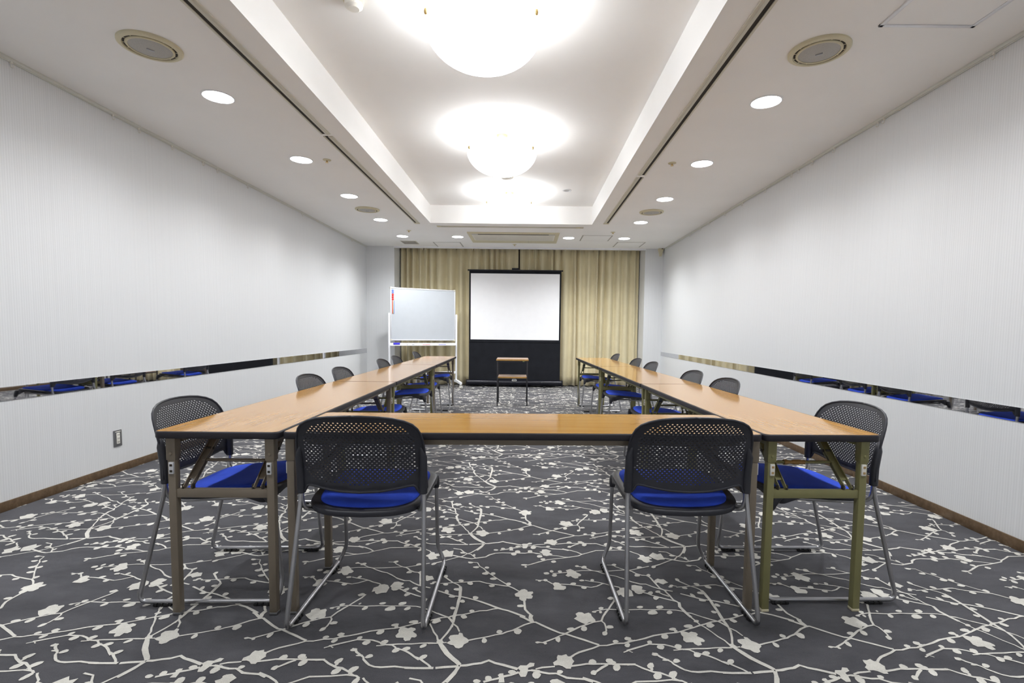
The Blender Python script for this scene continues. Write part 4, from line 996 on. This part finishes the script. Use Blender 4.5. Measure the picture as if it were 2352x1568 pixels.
# ------------------------------------------------------------------ whiteboard on castors
wx, wy, wa = -1.885, 9.085, math.atan2(.57, 1.07)
t = thing('mobile_whiteboard', 'white mobile whiteboard on castors standing turned beside the left curtain', 'whiteboard', (wx, wy, 0), wa)
hw = .590
MB().box((-hw, -.010, .895), (hw, .010, 1.795)).build('board_surface', M['board'], t)
fr = MB().box((-hw-.008, -.014, 1.788), (hw+.008, .014, 1.812), .004).build('board_frame', M['alu'], t)
MB().box((-hw-.008, -.014, .880), (hw+.008, .014, .902), .004).build('frame_rail', M['alu'], fr)
for s in (-1, 1): MB().box((s*hw-.010, -.013, .89), (s*hw+.010, .013, 1.80), .003).build('frame_rail', M['alu'], fr)
for sx in (-1, 1):
    for z in (.888, 1.804): MB().box((sx*(hw-.005)-.018, -.0165, z-.016), (sx*(hw-.005)+.018, .0165, z+.016), .004).build('corner_piece', M['cream2'], fr)
for s in (-1, 1):
    x = s*(hw+.030)
    p = MB().box((x-.016, -.018, .10), (x+.016, .018, 1.365), .004).build('post', M['white'], t)
    MB().tube([(s*(hw+.004), 0, 1.335), (s*(hw+.05), 0, 1.335)], .012, 12).build('pivot_knob', M['alu'], p)
    f_ = MB().loft([[(x-.02, y, z0), (x+.02, y, z0), (x+.02, y, z1), (x-.02, y, z1)] for y, z0, z1 in ((-.27, .085, .118), (-.05, .105, .150), (.05, .105, .150), (.27, .085, .118))]).build('foot', M['white'], t, ang=20)
    for q in (-1, 1):
        cs = MB().box((x-.016, q*.245-.018, .062), (x+.016, q*.245+.018, .088), .004).build('castor', M['ivory'], f_)
        for k in (-1, 1):
            MB().lathe([(0, -.008), (.026, -.008), (.029, -.004), (.029, .004), (.026, .008), (0, .008)], 20, (x+k*.014, q*.255, .030), 'x').build('wheel', M['ivory'], cs)
        MB().box((x-.010, q*.250-.016, .022), (x+.010, q*.250+.016, .066), .004).build('fork', M['rub'], cs)
MB().box((-hw-.02, -.012, .262), (hw+.02, .012, .308), .004).build('lower_rail', M['white'], t)
tr = MB().box((-hw-.016, -.085, .792), (hw+.016, -.006, .798)).box((-hw-.016, -.012, .795), (hw+.016, -.004, .838), .002).box((-hw-.016, -.087, .792), (hw+.016, -.082, .806)).build('pen_tray', M['white'], t)
def at_wb(x, y, z): return (wx+math.cos(wa)*x-math.sin(wa)*y, wy+math.sin(wa)*x+math.cos(wa)*y, z)
t = thing('board_eraser', 'blue whiteboard eraser on the left end of the pen tray', 'eraser', at_wb(-.50, -.046, .798), wa)
MB().box((-.055, -.022, .010), (.055, .022, .046), .006).build('grip', M['bluepl'], t)
MB().box((-.054, -.021, 0), (.054, .021, .011)).build('felt', M['lining'], t)
for x, mt, nm_ in ((-.255, 'blackpl', 'black'), (.035, 'redpl', 'red'), (.335, 'bluepl', 'blue')):
    t = thing('whiteboard_marker', '%s whiteboard marker lying on the pen tray' % nm_, 'marker', at_wb(x, -.05, .8055), wa, 'markers on the pen tray')
    MB().lathe([(0, -.068), (.007, -.066), (.0075, .02), (.007, .022)], 14, axis='x').build('barrel', M['white' if nm_ == 'black' else mt], t)
    MB().lathe([(.0078, .020), (.008, .062), (.006, .070), (0, .070)], 14, axis='x').build('cap', M[mt], t)
    MB().lathe([(.0078, -.05), (.0078, -.070), (0, -.070)], 14, axis='x').build('end_plug', M[mt], t)
for k, (z, mt, lb) in enumerate(((1.758, 'bluelt', 'pale blue round magnet, topmost on the whiteboard'), (1.722, 'bluelt', 'pale blue round magnet, lower of the two on the whiteboard'),
                                 (1.683, 'redpl', 'red round magnet, topmost of the three on the whiteboard'), (1.643, 'redpl', 'red round magnet, middle of the three on the whiteboard'), (1.605, 'redpl', 'red round magnet, lowest of the three on the whiteboard'))):
    o = MB().lathe([(.019, 0), (.019, .004), (.015, .009), (.008, .011), (0, .0115)], 24).build('board_magnet', M[mt])
    o.location = at_wb(-hw+.035, -.0105, z); o.rotation_euler = (PI/2, 0, wa); tag(o, lb, 'magnet', 'round magnets on the whiteboard')
for k, (x, mt, lb) in enumerate(((-.0125, 'redpl', 'thin red magnetic bar on the whiteboard below the round magnets'), (0, 'greenpl', 'lime magnetic bar on the whiteboard between the red and blue bars'), (.0125, 'bluelt', 'thin blue magnetic bar on the whiteboard below the round magnets'))):
    o = MB().box((-.0055, -.006, -.115), (.0055, 0, .115), .0015).build('magnet_bar', M[mt])
    o.location = at_wb(-hw+.042+x, -.0105, 1.468); o.rotation_euler = (0, 0, wa); tag(o, lb, 'magnet', 'magnetic bars on the whiteboard')

# ------------------------------------------------------------------ camera, world, view
f_px, cx_, cy_, yaw, pitch, roll = 1150.9, 1205.0, 835.0, -.00548, .06505, .01172
cd = bpy.data.cameras.new('camera'); cam = bpy.data.objects.new('camera', cd); COL.objects.link(cam)
cd.sensor_fit = 'HORIZONTAL'; cd.sensor_width = 36.0; cd.lens = f_px/2352*36.0
cd.shift_x = (1176-cx_)/2352; cd.shift_y = (cy_-784)/2352; cd.clip_start = .02
c_, s_ = math.cos(yaw), math.sin(yaw); cp, sp = math.cos(pitch), math.sin(pitch)
Rt = Vector((c_, -s_, 0)); Fw = Vector((s_*cp, c_*cp, -sp)); Up = Vector((s_*sp, c_*sp, cp))
cr, sr = math.cos(roll), math.sin(roll)
X = Rt*cr + Up*sr; Yv = Up*cr - Rt*sr; Z = -Fw
cam.matrix_world = Matrix(((X.x, Yv.x, Z.x, 0), (X.y, Yv.y, Z.y, 0), (X.z, Yv.z, Z.z, 1.0745), (0, 0, 0, 1)))
SC.camera = cam
w = bpy.data.worlds.new('world'); SC.world = w; w.use_nodes = True
w.node_tree.nodes['Background'].inputs[0].default_value = (.9, .95, 1, 1); w.node_tree.nodes['Background'].inputs[1].default_value = .02
SC.view_settings.view_transform = 'Standard'; SC.view_settings.look = 'None'; SC.view_settings.gamma = 1.0
SC.view_settings.use_curve_mapping = False
SC.view_settings.exposure = EXPOSURE
SC.cycles.use_denoising = True
SC.cycles.max_bounces = 10; SC.cycles.diffuse_bounces = 7; SC.cycles.glossy_bounces = 5
SC.cycles.sample_clamp_indirect = 6.0
